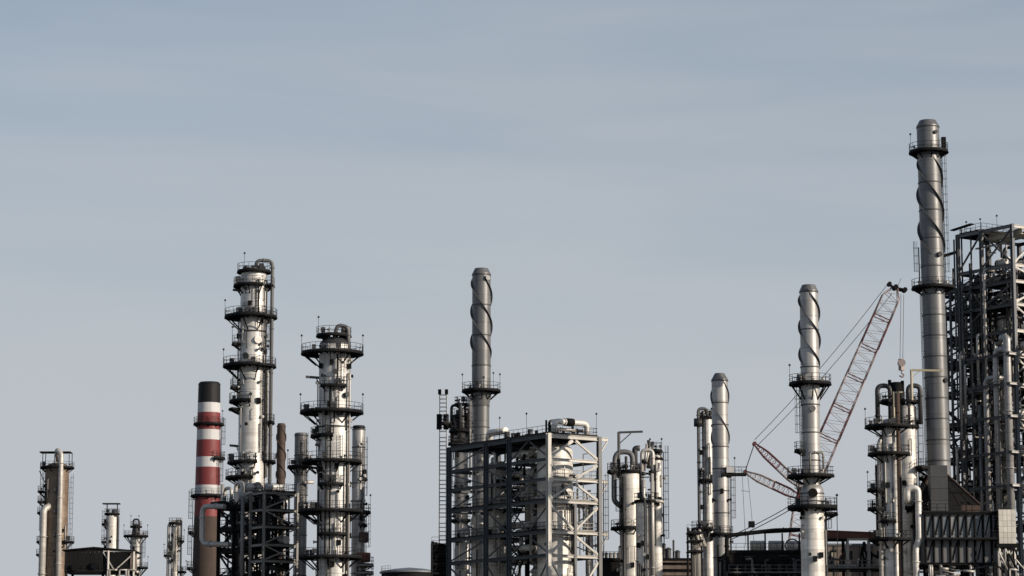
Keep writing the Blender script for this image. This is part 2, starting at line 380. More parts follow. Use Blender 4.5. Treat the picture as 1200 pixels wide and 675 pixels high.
def rack(t, us, vs_, zs, m='steel', cw=0.45, bh=0.5, bw=0.26, skip=(), inner=True, z0=0.0):
    for u in us:
        for v in vs_:
            if (u, v) in skip: continue
            t.add('column', MB().ibeam(L(u, v, z0), L(u, v, zs[-1] + 0.06), cw, cw, 0.07), m)
    for z in zs:
        for v in vs_:
            for a, b in zip(us, us[1:]): t.add('beam', MB().ibeam(L(a + cw * .48, v, z - bh / 2), L(b - cw * .48, v, z - bh / 2), bw, bh), m)
        for u in (us if inner else (us[0], us[-1])):
            for a, b in zip(vs_, vs_[1:]): t.add('beam', MB().ibeam(L(u, a + cw * .48, z - bh / 2), L(u, b - cw * .48, z - bh / 2), bw, bh), m)
def brace(t, p0, p1, m, w=0.24):
    d = (Vector(p1) - Vector(p0)).normalized()
    o = t.add('brace', MB().beam(Vector(p0) + d * 0.3, Vector(p1) - d * 0.3, w, w), m)
    if m == 'frame_pale':
        e = 1 if d.z > 0 else -1
        for p, q in ((Vector(p0), d), (Vector(p1), -d)):
            a = p + q * 0.25; b = p + q * 1.05; n_ = d.cross(Vector((0, 0, 1))).cross(d).normalized()
            t.add('gusset_plate', MB().beam(a, b, 0.05, 0.5), m, o)
def brace_bay(t, kind, A, B, za, zb, m, w=0.24):
    """A, B: functions of z giving the two column lines"""
    M = lambda z: (A(z) + B(z)) / 2
    if kind in '/X': brace(t, A(za), B(zb), m, w)
    if kind in '\\X': brace(t, A(zb), B(za), m, w * 0.98)
    if kind == 'A': brace(t, A(za), M(zb), m, w); brace(t, M(zb), B(za), m, w)
    if kind == 'V': brace(t, A(zb), M(za), m, w); brace(t, M(za), B(zb), m, w)
def stair(t, p0, p1, w, m='steel', rm='rail'):
    p0, p1 = Vector(p0), Vector(p1); d = p1 - p0; h = Vector((d.x, d.y, 0)).normalized(); s = Vector((-h.y, h.x, 0)) * w / 2
    mb = MB(); [mb.beam(p0 + q, p1 + q, 0.06, 0.28) for q in (s, -s)]
    n = int(d.length / 0.35)
    for i in range(1, n): c = p0 + d * i / n; mb.beam(c - s, c + s, 0.24, 0.04)
    o = t.add('stair', mb, m); q = MB()
    for k in (s, -s):
        for hh in (0.55, 1.05): q.tube([p0 + k + Vector((0, 0, hh)), p1 + k + Vector((0, 0, hh))], 0.034, 4)
        for i in range(0, n + 1, 3): c = p0 + k + d * i / n; q.tube([c, c + Vector((0, 0, 1.05))], 0.034, 4)
    t.add('handrail', q, rm, o)
def fill(t, u0, u1, v0, v1, z0, z1, n, mats=('pipe', 'pipe_dark', 'steel_mid'), rmin=0.08, rmax=0.28, vert=0.45):
    """process pipework threaded through a frame: risers, runs and doglegs along the grid"""
    g = t.rg
    for i in range(n):
        r = g.uniform(rmin, rmax) * g.choice((0.6, 1, 1)); m = g.choice(mats); a = (g.uniform(u0, u1), g.uniform(v0, v1), g.uniform(z0, z1)); k = g.random()
        if k < vert:
            zb = min(z1, a[2] + g.uniform(4, 16)); du, dv = g.uniform(-2.5, 2.5), g.uniform(-1.5, 1.5)
            pts = [L(*a), L(a[0], a[1], zb), L(min(u1, max(u0, a[0] + du)), a[1], zb)]
            if g.random() < 0.5: pts.append(L(min(u1, max(u0, a[0] + du)), min(v1, max(v0, a[1] + dv)), zb))
        elif k < vert + 0.3:
            b = g.uniform(u0, u1); pts = [L(*a), L(b, a[1], a[2]), L(b, a[1], max(z0, a[2] - g.uniform(1, 4)))]
        else:
            b = g.uniform(v0, v1); pts = [L(*a), L(a[0], b, a[2]), L(a[0], b, min(z1, a[2] + g.uniform(1, 4)))]
        if min((q - p).length for p, q in zip(pts, pts[1:])) < 0.5: continue
        pipe(t, pts, r, m, n=8)
def drums(t, u0, u1, v0, v1, zs, n, m=('clad', 'pipe_dark', 'steel_mid', 'clad_stain')):
    """small horizontal exchangers and drums standing on the decks"""
    g = t.rg
    for i in range(n):
        z = g.choice(zs); r = g.uniform(0.35, 0.75); u, v = g.uniform(u0, u1), g.uniform(v0, v1); ax = g.choice((U, V)); ln = g.uniform(1.4, 3.0)
        c = L(u, v, z + r + 0.35); q = MB().tube([c - ax * ln / 2, c + ax * ln / 2], r, 14)
        for e in (-1, 1): q.tube([c + ax * e * ln * 0.42, c + ax * e * (ln * 0.42 + 0.15)], r * 1.15, 14)
        for e in (-.3, .3): q.beam(c + ax * e * ln - Vector((0, 0, r * .6)), c + ax * e * ln - Vector((0, 0, r + 0.36)), 0.3, 0.2)
        t.add('exchanger', q, g.choice(m))

# ------------------------------------------------------------------ ground
g = obj('ground', MB().box(-4000, 4000, -300, 7000, -0.5, 0.0), 'ground'); g['kind'] = 'structure'


# ================================================================== far left group
t = T('distillation_column', 'rust-streaked stout column with tall pale pipe up its front, leftmost in the picture', 'column', 65.5, 610, 600)
r = t.m(14); zt = t.z(549)
shell(t, 0, zt, r, r, 'clad_dirty', 2.6); dome(t, zt, r, 'clad_dirty')
platform(t, t.z(548), r, t.m(20), -180, 180, brk=.7, junk=5)
for q in range(6): t.add('canopy_post', MB().beam(pol(t.m(18), q * 60 + 20, t.z(548)), pol(t.m(18), q * 60 + 20, t.z(531)), .12, .12), 'steel')
t.add('canopy', MB().box(-t.m(20), t.m(16), -1.4, 1.4, t.z(531), t.z(529.6)), 'steel')
pipe(t, [(t.m(7), -r - 0.5, 0), (t.m(7), -r - 0.5, t.z(533)), (t.m(1), -r + .3, t.z(528)), (t.m(1), 0, t.z(540))], t.m(3), 'clad_stain')
pipe(t, [(-t.m(13), -r - .3, 0), (-t.m(12), -r - .3, t.z(598)), (-t.m(6), -r + .6, t.z(594))], t.m(4), 'clad_stain')
for py, a0, a1 in ((576, -110, -70), (588, -110, -60), (601, -120, -60), (635, -130, -30), (635, 40, 110), (650, -115, -70)): platform(t, t.z(py), r, t.m(22), a0, a1, brk=.8, junk=1)
ladder(t, -75, r, t.z(635), t.z(548)); ladder(t, 100, r, t.z(675), t.z(560)); smallwork(t, r, t.z(670), t.z(560), 16)
for py in (575, 600, 628): nozzle(t, t.z(py), 8, r, .35, .4)
brk = t.add('davit_arm', MB().beam((-t.m(20), -1, t.z(552)), (-t.m(13), -1, t.z(566)), .15, .15), 'steel')

t = T('distillation_column', 'short pale column rising behind the dark shed roof, flat canopy on top', 'column', 131, 620, 660)
r = t.m(6.8); shell(t, 0, t.z(606), r, r, 'clad_pale', 2.2); dome(t, t.z(606), r, 'clad_pale')
platform(t, t.z(602), r * .6, t.m(9), 0, 360, brk=.6, junk=4); platform(t, t.z(614), r, t.m(12), -120, -40); platform(t, t.z(635), r, t.m(12), -120, -50)
t.add('canopy', MB().box(-t.m(11), t.m(9), -1, 1, t.z(591), t.z(589.8)), 'steel')
for q in (-1, 1): t.add('canopy_post', MB().beam((q * t.m(6), 0, t.z(605)), (q * t.m(6), 0, t.z(591)), .18, .18), 'steel')
q = MB().tube([(t.m(3), -.6, t.z(606)), (t.m(3), -.6, t.z(597))], t.m(3), 12); t.add('overhead_drum', q, 'pipe_dark')
pipe(t, [(t.m(7.5), -.5, 0), (t.m(7.5), -.5, t.z(604)), (0, -.2, t.z(602))], .3, 'pipe_dark'); ladder(t, -80, r, t.z(650), t.z(602)); smallwork(t, r, t.z(650), t.z(608), 10)

t = T('distillation_column', 'slim grey column with wide round platform just right of the dark shed', 'column', 159, 640, 640)
r = t.m(6.5); shell(t, 0, t.z(628), r, r, 'stack_pale', 2.4); shell(t, t.z(628), t.z(616), r * .8, r * .6, 'pipe_dark', 1.2); dome(t, t.z(616), r * .6, 'pipe_dark')
platform(t, t.z(628), r, t.m(14.5), 0, 360, lamps=(80, -80), junk=4); platform(t, t.z(617), r * .5, t.m(7), 0, 360, brk=0); platform(t, t.z(665), r, t.m(15), 30, 150, lamps=(90,)); platform(t, t.z(663), r, t.m(10), -60, 20)
ladder(t, 85, r, t.z(665), t.z(628)); ladder(t, 20, r, t.z(628), t.z(612), cage=False)
pipe(t, [(-.5, -1, t.z(618)), (-.5, -1, t.z(609)), (.8, -1, t.z(609)), (.8, -.6, t.z(622))], .22, 'pipe_dark'); smallwork(t, r, t.z(670), t.z(630), 8)
q = MB(); lamp(q, Vector((-1.2, 0, t.z(617)))); lamp(q, Vector((.6, 0, t.z(617)))); t.add('lamp_post', q, 'rail')

t = T('distillation_column', 'small pipe-wrapped column standing just left of the striped chimney', 'column', 205, 640, 620)
r = t.m(4.6); shell(t, 0, t.z(618), r, r, 'clad_stain', 2); dome(t, t.z(618), r, 'clad_stain')
pipe(t, [(-t.m(7.5), -.3, 0), (-t.m(7.5), -.3, t.z(614)), (0, -.3, t.z(611)), (t.m(4), -.3, t.z(611)), (t.m(4), -.3, t.z(640))], .34, 'pipe'); pipe(t, [(t.m(7), .2, 0), (t.m(7), .2, t.z(610))], .2, 'pipe_dark')
for py, a0, a1, ro in ((613, -180, 180, 8), (634, 50, 130, 11), (651, -130, -40, 13), (640, -120, -50, 9), (670, 60, 150, 14)): platform(t, t.z(py), r, t.m(ro), a0, a1, junk=2, lamps=((a0 + a1) / 2,) if ro > 10 else ())
ladder(t, 30, r, t.z(670), t.z(612)); smallwork(t, r, t.z(670), t.z(615), 12)

t = T('process_shed', 'dark sheet-metal shed on steel legs with one lit brown end, far left', 'shed', 120, 645, 560)
x0, xm, x1 = t.x(76, 645), t.x(121, 645), t.x(157, 645); zb = t.z(671); w = 9.0
for xx in (x0 + .3, xm, x1 - .3):
    for yy in (.3, w - .3): t.add('column', MB().ibeam((xx, yy, 0), (xx, yy, zb), .4, .4), 'steel')
t.add('floor_slab', MB().box(x0, x1, 0, w, zb, zb + .3), 'steel')
t.add('inner_wall', MB().box(x0 + .4, x1 - .75, .16, .4, zb + .31, t.z(648)), 'steel')
n = 9
for i in range(n):
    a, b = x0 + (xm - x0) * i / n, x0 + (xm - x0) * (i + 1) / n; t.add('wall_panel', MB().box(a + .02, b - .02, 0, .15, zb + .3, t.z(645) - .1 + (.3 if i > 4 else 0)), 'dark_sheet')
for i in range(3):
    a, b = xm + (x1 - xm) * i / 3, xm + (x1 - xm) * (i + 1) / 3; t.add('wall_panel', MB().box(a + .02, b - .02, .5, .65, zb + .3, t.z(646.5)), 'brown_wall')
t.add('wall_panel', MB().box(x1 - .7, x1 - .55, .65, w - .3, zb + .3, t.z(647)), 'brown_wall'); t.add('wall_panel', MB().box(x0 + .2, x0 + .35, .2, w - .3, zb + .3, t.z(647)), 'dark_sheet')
for a, b, za, zb_ in ((x0 - .5, t.x(110, 642), t.z(645), t.z(641.5)), (t.x(110, 642), x1 + .3, t.z(641.5), t.z(645.5))):
    t.add('roof', MB().beam((a, w / 2, za), (b, w / 2, zb_), w + 1, .22), 'steel')
for a, b in (((xm, 0, t.z(647)), (t.x(134, 660), 0, t.z(668))), ((t.x(134, 668), 0, t.z(669)), (t.x(155, 650), 0, t.z(650))), ((xm, 0.0, t.z(646)), (x1, 0.0, t.z(646)))): t.add('brace', MB().beam(a, b, .22, .22), 'frame_pale')
for xx in (t.x(127, 650), x1): t.add('column', MB().ibeam((xx, -.2, 0), (xx, -.2, t.z(645.5)), .35, .35), 'frame_pale')
for xx, yy in ((t.x(111, 663), 663), (t.x(88, 662), 665)):
    q = MB().tube([(xx, -.6, t.z(yy)), (xx, .1, t.z(yy))], .7, 12); t.add('fan_outlet', q, 'steel')
t.add('handrail', MB().rails([(x0, -.1, zb + .3), (x1, -.1, zb + .3)]), 'rail')
for k in range(7):
    xx = t.rg.uniform(xm, x1); t.add('pipe', MB().tube([(xx, -.5, t.z(690)), (xx, -.5, t.z(668)), (xx + 1.5, -.5, t.z(668))], .16, 8, .3), 'pipe')

# ================================================================== striped chimney
t = T('chimney', 'red and white striped chimney with black top and brown concrete foot', 'chimney', 243.6, 560, 480)
def rr_(py): return t.m(12.9 + (py - 450) * (16.4 - 12.9) / 225)
bands = [(2000, 606, 'concrete'), (606, 580, 'red'), (580, 569, 'white'), (569, 548, 'red'), (548, 536, 'white'), (536, 516, 'red'), (516, 504, 'white'), (504, 484, 'red'), (484, 472.5, 'white'), (472.5, 451, 'black')]
for a, b, m in bands:
    za, zb = (0 if a == 2000 else t.z(a)), t.z(b); ra, rb = (rr_(850) if a == 2000 else rr_(a)), rr_(b)
    k = max(1, round((zb - za) / 2.9))
    for i in range(k):
        q = MB().lathe([(ra + (rb - ra) * i / k - .012, za + (zb - za) * i / k), (ra + (rb - ra) * i / k, za + (zb - za) * i / k + .05), (ra + (rb - ra) * (i + 1) / k, za + (zb - za) * (i + 1) / k)], n=40)
        t.add('painted_band' if m != 'concrete' else 'concrete_ring', q, m)
stack_mouth(t, t.z(451), rr_(450) - .02, 'black', .9, .25)
platform(t, t.z(497), rr_(497), t.m(18), 0, 360, brk=.5, lamps=(120,)); platform(t, t.z(581), rr_(581), t.m(20), 0, 360, brk=.6)
platform(t, t.z(537), rr_(537), t.m(20), 30, 110, brk=.6); platform(t, t.z(624), rr_(624), t.m(22), -120, -50, brk=.6); platform(t, t.z(666), rr_(666), t.m(23), -120, -50, brk=.6)
ladder(t, -78, rr_(605), t.z(624), t.z(581)); ladder(t, 78, rr_(515), t.z(537), t.z(497)); ladder(t, -78, rr_(640), t.z(666), t.z(624)); ladder(t, 60, rr_(560), t.z(581), t.z(537))

# ================================================================== tall tower left
t = T('distillation_column', 'tallest pale metal tower on the left, many platforms and bent pipe over its top', 'column', 295.6, 450, 404)
r = t.m(15.6); r2 = t.m(16.6); zt = t.z(321)
shell(t, 0, t.z(543), r2, r2, 'clad', 2.0); shell(t, t.z(543), zt, r, r * .98, 'clad', 2.1)
dome(t, zt, r * .98, 'clad')
platform(t, t.z(318.5), r * .4, t.m(20), -180, 180, brk=0, lamps=(-30,), junk=9)
platform(t, t.z(335), r, t.m(24), -140, 35, junk=3); platform(t, t.z(335), r, t.m(25), 60, 110, brk=.5)
stub(t, t.z(341), -80, r, t.m(9)); stub(t, t.z(340), -30, r, t.m(6))
platform(t, t.z(371.5), r, t.m(34), -150, 30, brk=.8, lamps=(-85,), junk=6); platform(t, t.z(371.5), r, t.m(28.5), 30, 165, brk=.5)
platform(t, t.z(403), r, t.m(25), -115, -60, brk=.6, lamps=(-80,)); platform(t, t.z(429), r, t.m(35), -150, 20, brk=.8, lamps=(-88,), junk=5); platform(t, t.z(429), r, t.m(28), 20, 150, brk=.5)
platform(t, t.z(454), r, t.m(26), -115, -60, brk=.5); platform(t, t.z(470.5), r, t.m(27), -130, 0, brk=.4, junk=3); platform(t, t.z(479), r, t.m(27.5), -125, -50, brk=.4, rail=False)
platform(t, t.z(495), r, t.m(27), 65, 115, brk=.5); stub(t, t.z(523), -85, r, t.m(10)); platform(t, t.z(542), r, t.m(28), -130, 20, brk=.5, junk=3); platform(t, t.z(541), r, t.m(29), 65, 115, brk=.5); platform(t, t.z(560), r2, t.m(30), -130, 10, brk=.5, junk=4)
px_ = t.m(22.5)
pipe(t, [(t.m(3), -.4, t.z(319)), (t.m(3), -.6, t.z(306)), (px_, -.6, t.z(306)), (px_, -.6, t.z(660))], .26, 'steel_grey', .9)
for py in (340, 371, 400, 429, 460, 500, 541): t.add('pipe_support', MB().beam((r * .8, -.5, t.z(py)), (px_, -.6, t.z(py)), .12, .12), 'steel')
ladder(t, 18, r, t.z(371), t.z(335)); ladder(t, -70, r, t.z(429), t.z(403)); ladder(t, -72, r, t.z(403), t.z(371)); ladder(t, -75, r, t.z(470), t.z(429)); ladder(t, 55, r, t.z(541), t.z(429)); ladder(t, 60, r, t.z(429), t.z(371))
nozzle(t, t.z(400), 26, r, .42, .12, m='stack_pale'); nozzle(t, t.z(378), 50, r, .25, .4); nozzle(t, t.z(419), -20, r, .35, .4); nozzle(t, t.z(410), 50, r, .2, .4)
risers(t, r, 0, 0, [(62, .35, .12, 'pipe_dark', t.z(540), t.z(330)), (25, .3, .1, 'pipe_dark', t.z(371), t.z(330)), (70, .5, .18, 'pipe', t.z(560), t.z(436)), (-40, .3, .08, 'pipe', t.z(540), t.z(478))])
t.add('stiffener_ring', MB().lathe([(r, t.z(390)), (r + .12, t.z(390) + .02), (r + .12, t.z(390) + .2), (r, t.z(390) + .22)], n=32), 'pipe_dark')
smallwork(t, r, t.z(545), t.z(330), 34); smallwork(t, r2, t.z(575), t.z(548), 10)
for k in range(8): nozzle(t, t.z(318) + .45, k * 45, r * .5, .16, .5)

# ================================================================== dark pipe rack under the tall tower
t = T('pipe_rack', 'dark steel rack packed with pipes at the foot of the tall left tower', 'pipe rack', 309, 620, 385)
zs = [t.z(y) for y in (700, 668, 656, 637, 616, 596, 576)]
us, vv = [0, 3.6, 8.2, 12.6], [0, 5.3]
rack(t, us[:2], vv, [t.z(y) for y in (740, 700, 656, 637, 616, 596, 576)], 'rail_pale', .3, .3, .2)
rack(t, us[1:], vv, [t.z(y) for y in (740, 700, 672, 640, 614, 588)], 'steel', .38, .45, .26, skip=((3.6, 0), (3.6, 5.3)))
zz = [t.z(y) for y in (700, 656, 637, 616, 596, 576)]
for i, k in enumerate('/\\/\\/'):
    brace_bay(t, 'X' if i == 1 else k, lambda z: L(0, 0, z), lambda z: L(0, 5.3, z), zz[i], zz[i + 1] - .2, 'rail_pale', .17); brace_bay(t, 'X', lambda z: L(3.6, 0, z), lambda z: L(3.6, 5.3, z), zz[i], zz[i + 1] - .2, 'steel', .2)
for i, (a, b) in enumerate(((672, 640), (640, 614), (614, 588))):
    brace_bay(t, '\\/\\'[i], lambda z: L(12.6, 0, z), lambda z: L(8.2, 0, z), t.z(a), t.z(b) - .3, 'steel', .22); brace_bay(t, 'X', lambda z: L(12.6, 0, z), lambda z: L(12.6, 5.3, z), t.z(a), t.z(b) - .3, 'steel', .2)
for y, a in ((576, 0), (596, 0), (616, 0), (637, 0), (656, 0)): uvdeck(t, t.z(y) + .12, a + .2, 3.5, .2, 5.2, rail=(y in (576, 616, 656)))
for y in (588, 614, 640, 672): uvdeck(t, t.z(y) + .12, 3.8, 12.5, .2, 5.1)
uvdeck(t, t.z(588) + .6, 10.5, 13.4, -1.0, 5.0)
fill(t, 3.5, 12.6, .4, 5.0, t.z(690), t.z(580), 95, ('pipe', 'pipe_dark', 'pipe_dark', 'steel', 'steel_mid'), .1, .3, .4)
fill(t, .3, 3.5, .6, 5.0, t.z(690), t.z(580), 40, ('pipe_dark', 'steel', 'steel'), .1, .3, .5); drums(t, 1, 12, 1, 4.2, [t.z(y) + .15 for y in (576, 588, 614, 640, 672)], 16)
for k in range(7):                                                     # gooseneck pipes on the top deck
    u, v = 4.6 + k * 1.05, 1 + (k % 3) * 1.3; z = t.z(588); h = 1.6 + (k % 4) * .55
    pipe(t, [L(u, v, z), L(u, v, z + h), L(u + 1.9, v, z + h), L(u + 1.9, v, z + .2)], .24 + .05 * (k % 2), ('pipe', 'pipe_dark', 'steel_mid')[k % 3])
pl = P(238.5, 600, 396) - t.e.location
zz0, zz1 = t.z(632), t.z(587); q = L(12.6, 0, 0)
pipe(t, [L(9.5, -.8, zz1 - .2), Vector((pl.x, q.y - .6, zz1)), Vector((pl.x, q.y - .6, zz0)), L(8.5, -.5, zz0 - .3)], .38, 'pipe', 1.0)
pipe(t, [L(12.2, .3, t.z(600)), L(12.2, .3, t.z(560))], .25, 'pipe'); pipe(t, [L(5.2, -.35, t.z(700)), L(5.2, -.35, t.z(580))], .26, 'rail_pale')
stair(t, L(9.4, 5.6, t.z(640)), L(4.8, 5.6, t.z(614)), .9); stair(t, L(11.5, 5.6, t.z(672)), L(6, 5.6, t.z(640)), .9)

# ================================================================== small stacks beside it
t = T('stack', 'thin rusty brown stack wrapped in a spiral, between the two left towers', 'stack', 329.2, 540, 425)
r = t.m(5.2); shell(t, 0, t.z(500), r, r * .97, 'rust', 2.6, lip=.05); stack_mouth(t, t.z(500), r * .95, 'rust', .85, .3); strake(t, t.z(580), t.z(501), r, r, t.m(44), 2, .12, .3, m='rust')
t = T('stack', 'plain grey stack with flat top, directly left of the shorter left tower', 'stack', 352.6, 540, 412)
r = t.m(7.8); shell(t, 0, t.z(510), r, r * .98, 'stack', 2.9); stack_mouth(t, t.z(510), r * .96, 'stack', .95, .12); platform(t, t.z(547), r, t.m(16), -180, 60, brk=.8, lamps=(-85,), junk=3); ladder(t, 30, r, t.z(600), t.z(515)); nozzle(t, t.z(538), 60, r, .3, .5)
pipe(t, [(-.2, -r - .2, t.z(650)), (-.2, -r - .2, t.z(566)), (2, -r - .2, t.z(566))], .25, 'pipe')

t = T('distillation_column', 'shorter left tower with wide round platforms all the way down its pale shell', 'column', 391.4, 530, 382)
r = t.m(19.2); r2 = t.m(18.6); zt = t.z(405)
shell(t, 0, t.z(502), r, r, 'clad', 2.2); shell(t, t.z(502), zt, r2, r2, 'clad', 2.0); dome(t, zt, r2, 'pipe_dark', r2 * .55)
t.add('stiffener_ring', MB().lathe([(r, t.z(502)), (r + .14, t.z(502) + .02), (r + .14, t.z(502) + .22), (r, t.z(502) + .24)], n=32), 'pipe_dark')
platform(t, t.z(393), r * .5, t.m(21), -180, 180, c=(-.2, .3), brk=0, lamps=(-60,), junk=8)
for k in range(6): t.add('platform_leg', MB().beam(pol(r * .75, k * 60, zt), pol(r * .85, k * 60, t.z(393.5)), .16, .16), 'steel')
big = ((414, 37, -165, 165, 6), (483, 37.5, -165, 165, 6), (541, 36, -150, 150, 5), (599, 38, -165, 165, 6), (653, 37, -165, 165, 6))
for py, ro, a0, a1, j in big: platform(t, t.z(py), r, t.m(ro), a0, a1, c=(-t.m(3.2), 0), brk=.7, lamps=(-86, 86) if py < 560 else (86,), junk=j)
for py, a0, a1, ro in ((453.5, -35, 35, 27), (511, -105, 0, 28), (568.5, -40, 30, 27), (626.5, -40, 40, 27), (599.5, -150, -60, 41.5)): platform(t, t.z(py), r, t.m(ro), a0, a1, brk=.5, junk=2)
stub(t, t.z(443), -82, r, t.m(15)); stub(t, t.z(523), -60, r, t.m(5)); stub(t, t.z(549), -80, r, t.m(8))
pipe(t, [(t.m(-1), -.5, t.z(398)), (t.m(3), -.8, t.z(381.5)), (t.m(16), -.8, t.z(384)), (t.m(16.5), -.9, t.z(413))], .28, 'steel_grey', .9)
for a, ya, yb in ((28, 453, 414), (10, 483, 453), (-30, 511, 483), (12, 568, 541), (25, 541, 511), (-12, 599, 568), (20, 626, 599), (30, 653, 626), (-10, 700, 653)): ladder(t, a, r, t.z(ya), t.z(yb))
risers(t, r, 0, 0, [(12, .3, .11, 'steel', t.z(453), t.z(418)), (-10, .3, .1, 'steel', t.z(485), t.z(455)), (55, .4, .16, 'pipe', 0, t.z(440)), (-22, .32, .13, 'pipe_dark', t.z(650), t.z(500)), (-8, .3, .1, 'steel', t.z(650), t.z(500)), (45, .5, .14, 'pipe_dark', t.z(670), t.z(545)), (-50, .35, .15, 'pipe_dark', 0, t.z(545))])
smallwork(t, r, t.z(680), t.z(415), 60); nozzle(t, t.z(464), 45, r, .3, .35); nozzle(t, t.z(486), 20, r, .35, .4); nozzle(t, t.z(438), 5, r, .28, .35)

t = T('stack', 'pale stack with dark cap half hidden behind the right side of the shorter left tower', 'stack', 420, 560, 405)
r = t.m(7.6); shell(t, 0, t.z(503), r, r, 'stack_pale', 2.6); stack_mouth(t, t.z(502), r * .98, 'black', .9, .2)
for py in (561, 600, 615): platform(t, t.z(py), r, t.m(15 if py == 600 else 11), 20, 160, brk=.6, lamps=(90,) if py == 600 else ())
ladder(t, 40, r, t.z(600), t.z(520)); ladder(t, 70, r, t.z(660), t.z(600)); smallwork(t, r, t.z(640), t.z(520), 12)
t.add('rusty_screen', MB().sector(t.m(12.5), t.m(13), t.z(635), t.z(624), 10, 150).sector(r, t.m(12.5), t.z(635.5), t.z(634.7), 10, 150), 'rust'); t.add('rusty_screen', MB().sector(t.m(14.5), t.m(15), t.z(658), t.z(648), 0, 150).sector(r, t.m(14.5), t.z(658.5), t.z(657.5), 0, 150), 'rust_red')
for k in range(4): platform(t, t.z(662 + k * 9), r, t.m(19), 0, 150, m='rail_pale', brk=.4)

# ================================================================== low roof and mast
t = T('low_tank', 'low dark tank with shallow domed roof on the skyline left of the mast', 'tank', 480, 668, 620)
r = t.m(33); zt = t.z(672)
for i in range(16):
    q = MB().sector(r - .15, r - (.05 if i % 2 else 0), 0, zt, i * 22.5 + .25, (i + 1) * 22.5 - .25, n=3); t.add('wall_panel', q, 'dark_sheet')
t.add('roof', MB().lathe([(r + .4, zt), (r + .4, zt + .35), (r * .6, t.z(667)), (.01, t.z(665))], n=48), 'blue_sheet')
t.add('handrail', MB().rails([pol(r, a, zt + .35) for a in range(-90, -39, 10)]), 'rail')

t = T('lattice_mast', 'pale ladder-like lattice mast with dark panels left of the steel frame', 'mast', 519, 560, 428)
w = t.m(4); zt = t.z(458); q = MB()
sec_ = 8; zc = 0
for i in range(sec_):
    za, zb = zt * i / sec_, zt * (i + 1) / sec_; q = MB()
    for sx in (-1, 1):
        for sy in (-1, 1): q.beam((sx * w, sy * w, za), (sx * w, sy * w, zb - .05), .1, .1)
    k = za + .3; f = 0
    while k < zb - .2:
        for s_ in (-1, 1):
            q.beam((-w, s_ * w, k), (w, s_ * w, k), .08, .08); q.beam((s_ * w, -w, k), (s_ * w, w, k), .08, .08)
        k += .62; f += 1
    t.add('mast_section', q, 'stack_pale')
for sx in (-1, 1):
    t.add('panel_antenna', MB().box(sx * w - .45, sx * w + .35, -w - .5, -w - .15, t.z(504), t.z(486)), 'steel'); t.add('panel_antenna', MB().box(sx * w - .25, sx * w + .25, -w - .4, -w - .15, t.z(463), t.z(457)), 'steel')

t = T('stair_tower', 'small dark braced scaffold at the foot of the lattice mast', 'scaffold', 512, 655, 418)
xs = [t.x(506, 650), t.x(525, 650)]
for xx in xs:
    for yy in (0, 3.5): t.add('column', MB().beam((xx, yy, 0), (xx, yy, t.z(637 if xx < -.5 else 631)), .22, .22), 'steel')
for y in (638, 650, 661, 672, 690, 720, 760, 800):
    t.add('deck', MB().box(xs[0], xs[1], 0, 3.5, t.z(y) - .15, t.z(y)), 'steel')
    t.add('handrail', MB().rails([(xs[0], 0, t.z(y)), (xs[1], 0, t.z(y))]), 'rail')
for a, b in ((650, 638), (661, 650), (672, 661)): t.add('brace', MB().beam((xs[0], -.05, t.z(a)), (xs[0] + 1.1, -.05, t.z(b)), .12, .12), 'steel')
t.add('inner_wall', MB().box(-.8, 1.5, .76, .9, 0, t.z(640)), 'steel')
for k in range(5): t.add('wall_panel', MB().box(-.9 + k * .5, -.42 + k * .5, .6, .75, 0, t.z(634 + k)), 'dark_sheet')

# ================================================================== stack above the steel frame
t = T('distillation_column', 'column crowded with pipes and platforms left of the central spiral stack', 'column', 541, 500, 424)
r = t.m(8); shell(t, 0, t.z(505), r, r, 'clad_stain', 2.3); shell(t, t.z(505), t.z(480), r * .6, r * .55, 'pipe_dark', 1.5); dome(t, t.z(480), r * .55, 'pipe_dark')
for py, a0, a1, ro in ((505, 0, 360, 15), (488, 0, 360, 12), (520, -170, 60, 16), (496, -120, -60, 24), (474, -120, 120, 9), (575, -150, 60, 13), (610, -150, 60, 13)): platform(t, t.z(py), r * .5, t.m(ro), a0, a1, brk=.4, junk=6)
for k in range(18):
    a = t.rg.uniform(-120, 120); rr = t.rg.uniform(r, r * 1.7); za = t.rg.uniform(t.z(525), t.z(500)); zb = t.rg.uniform(t.z(498), t.z(474)); pipe(t, [pol(rr, a, za), pol(rr, a, zb), pol(.3, a, zb)], t.rg.uniform(.1, .28), t.rg.choice(('pipe', 'pipe_dark', 'rust_red', 'pipe_dark')))
ladder(t, 60, r, t.z(520), t.z(474)); ladder(t, -40, r, t.z(600), t.z(520)); smallwork(t, r, t.z(670), t.z(500), 30)

t = T('stack', 'dark grey spiral-wrapped stack rising from the central steel frame', 'stack', 564, 440, 416)
r = t.m(11.2); rb = t.m(9.6)
shell(t, 0, t.z(475), rb, rb, 'stack', 3.2); shell(t, t.z(475), t.z(464), rb, r, 'stack', 1.6, name='cone_section'); shell(t, t.z(464), t.z(322), r, r * .97, 'stack', 4.2)
stack_mouth(t, t.z(322), r * .97, 'stack', .74, .75); strake(t, t.z(420), t.z(324), r, r * .97, t.m(108), 3, .30, .09, ph=10, m='steel_mid')
platform(t, t.z(458), r, t.m(23), 0, 360, brk=.7, lamps=(-85, 80, 40), junk=5); ladder(t, -70, rb, t.z(520), t.z(458)); nozzle(t, t.z(327), 35, r, .28, .2, m='stack'); nozzle(t, t.z(450), -20, r, .2, .4)
pipe(t, [(-rb - .4, -.8, t.z(560)), (-rb - .4, -.8, t.z(464)), (-rb + .2, -.4, t.z(464))], .16, 'pipe'); smallwork(t, rb, t.z(660), t.z(480), 8)

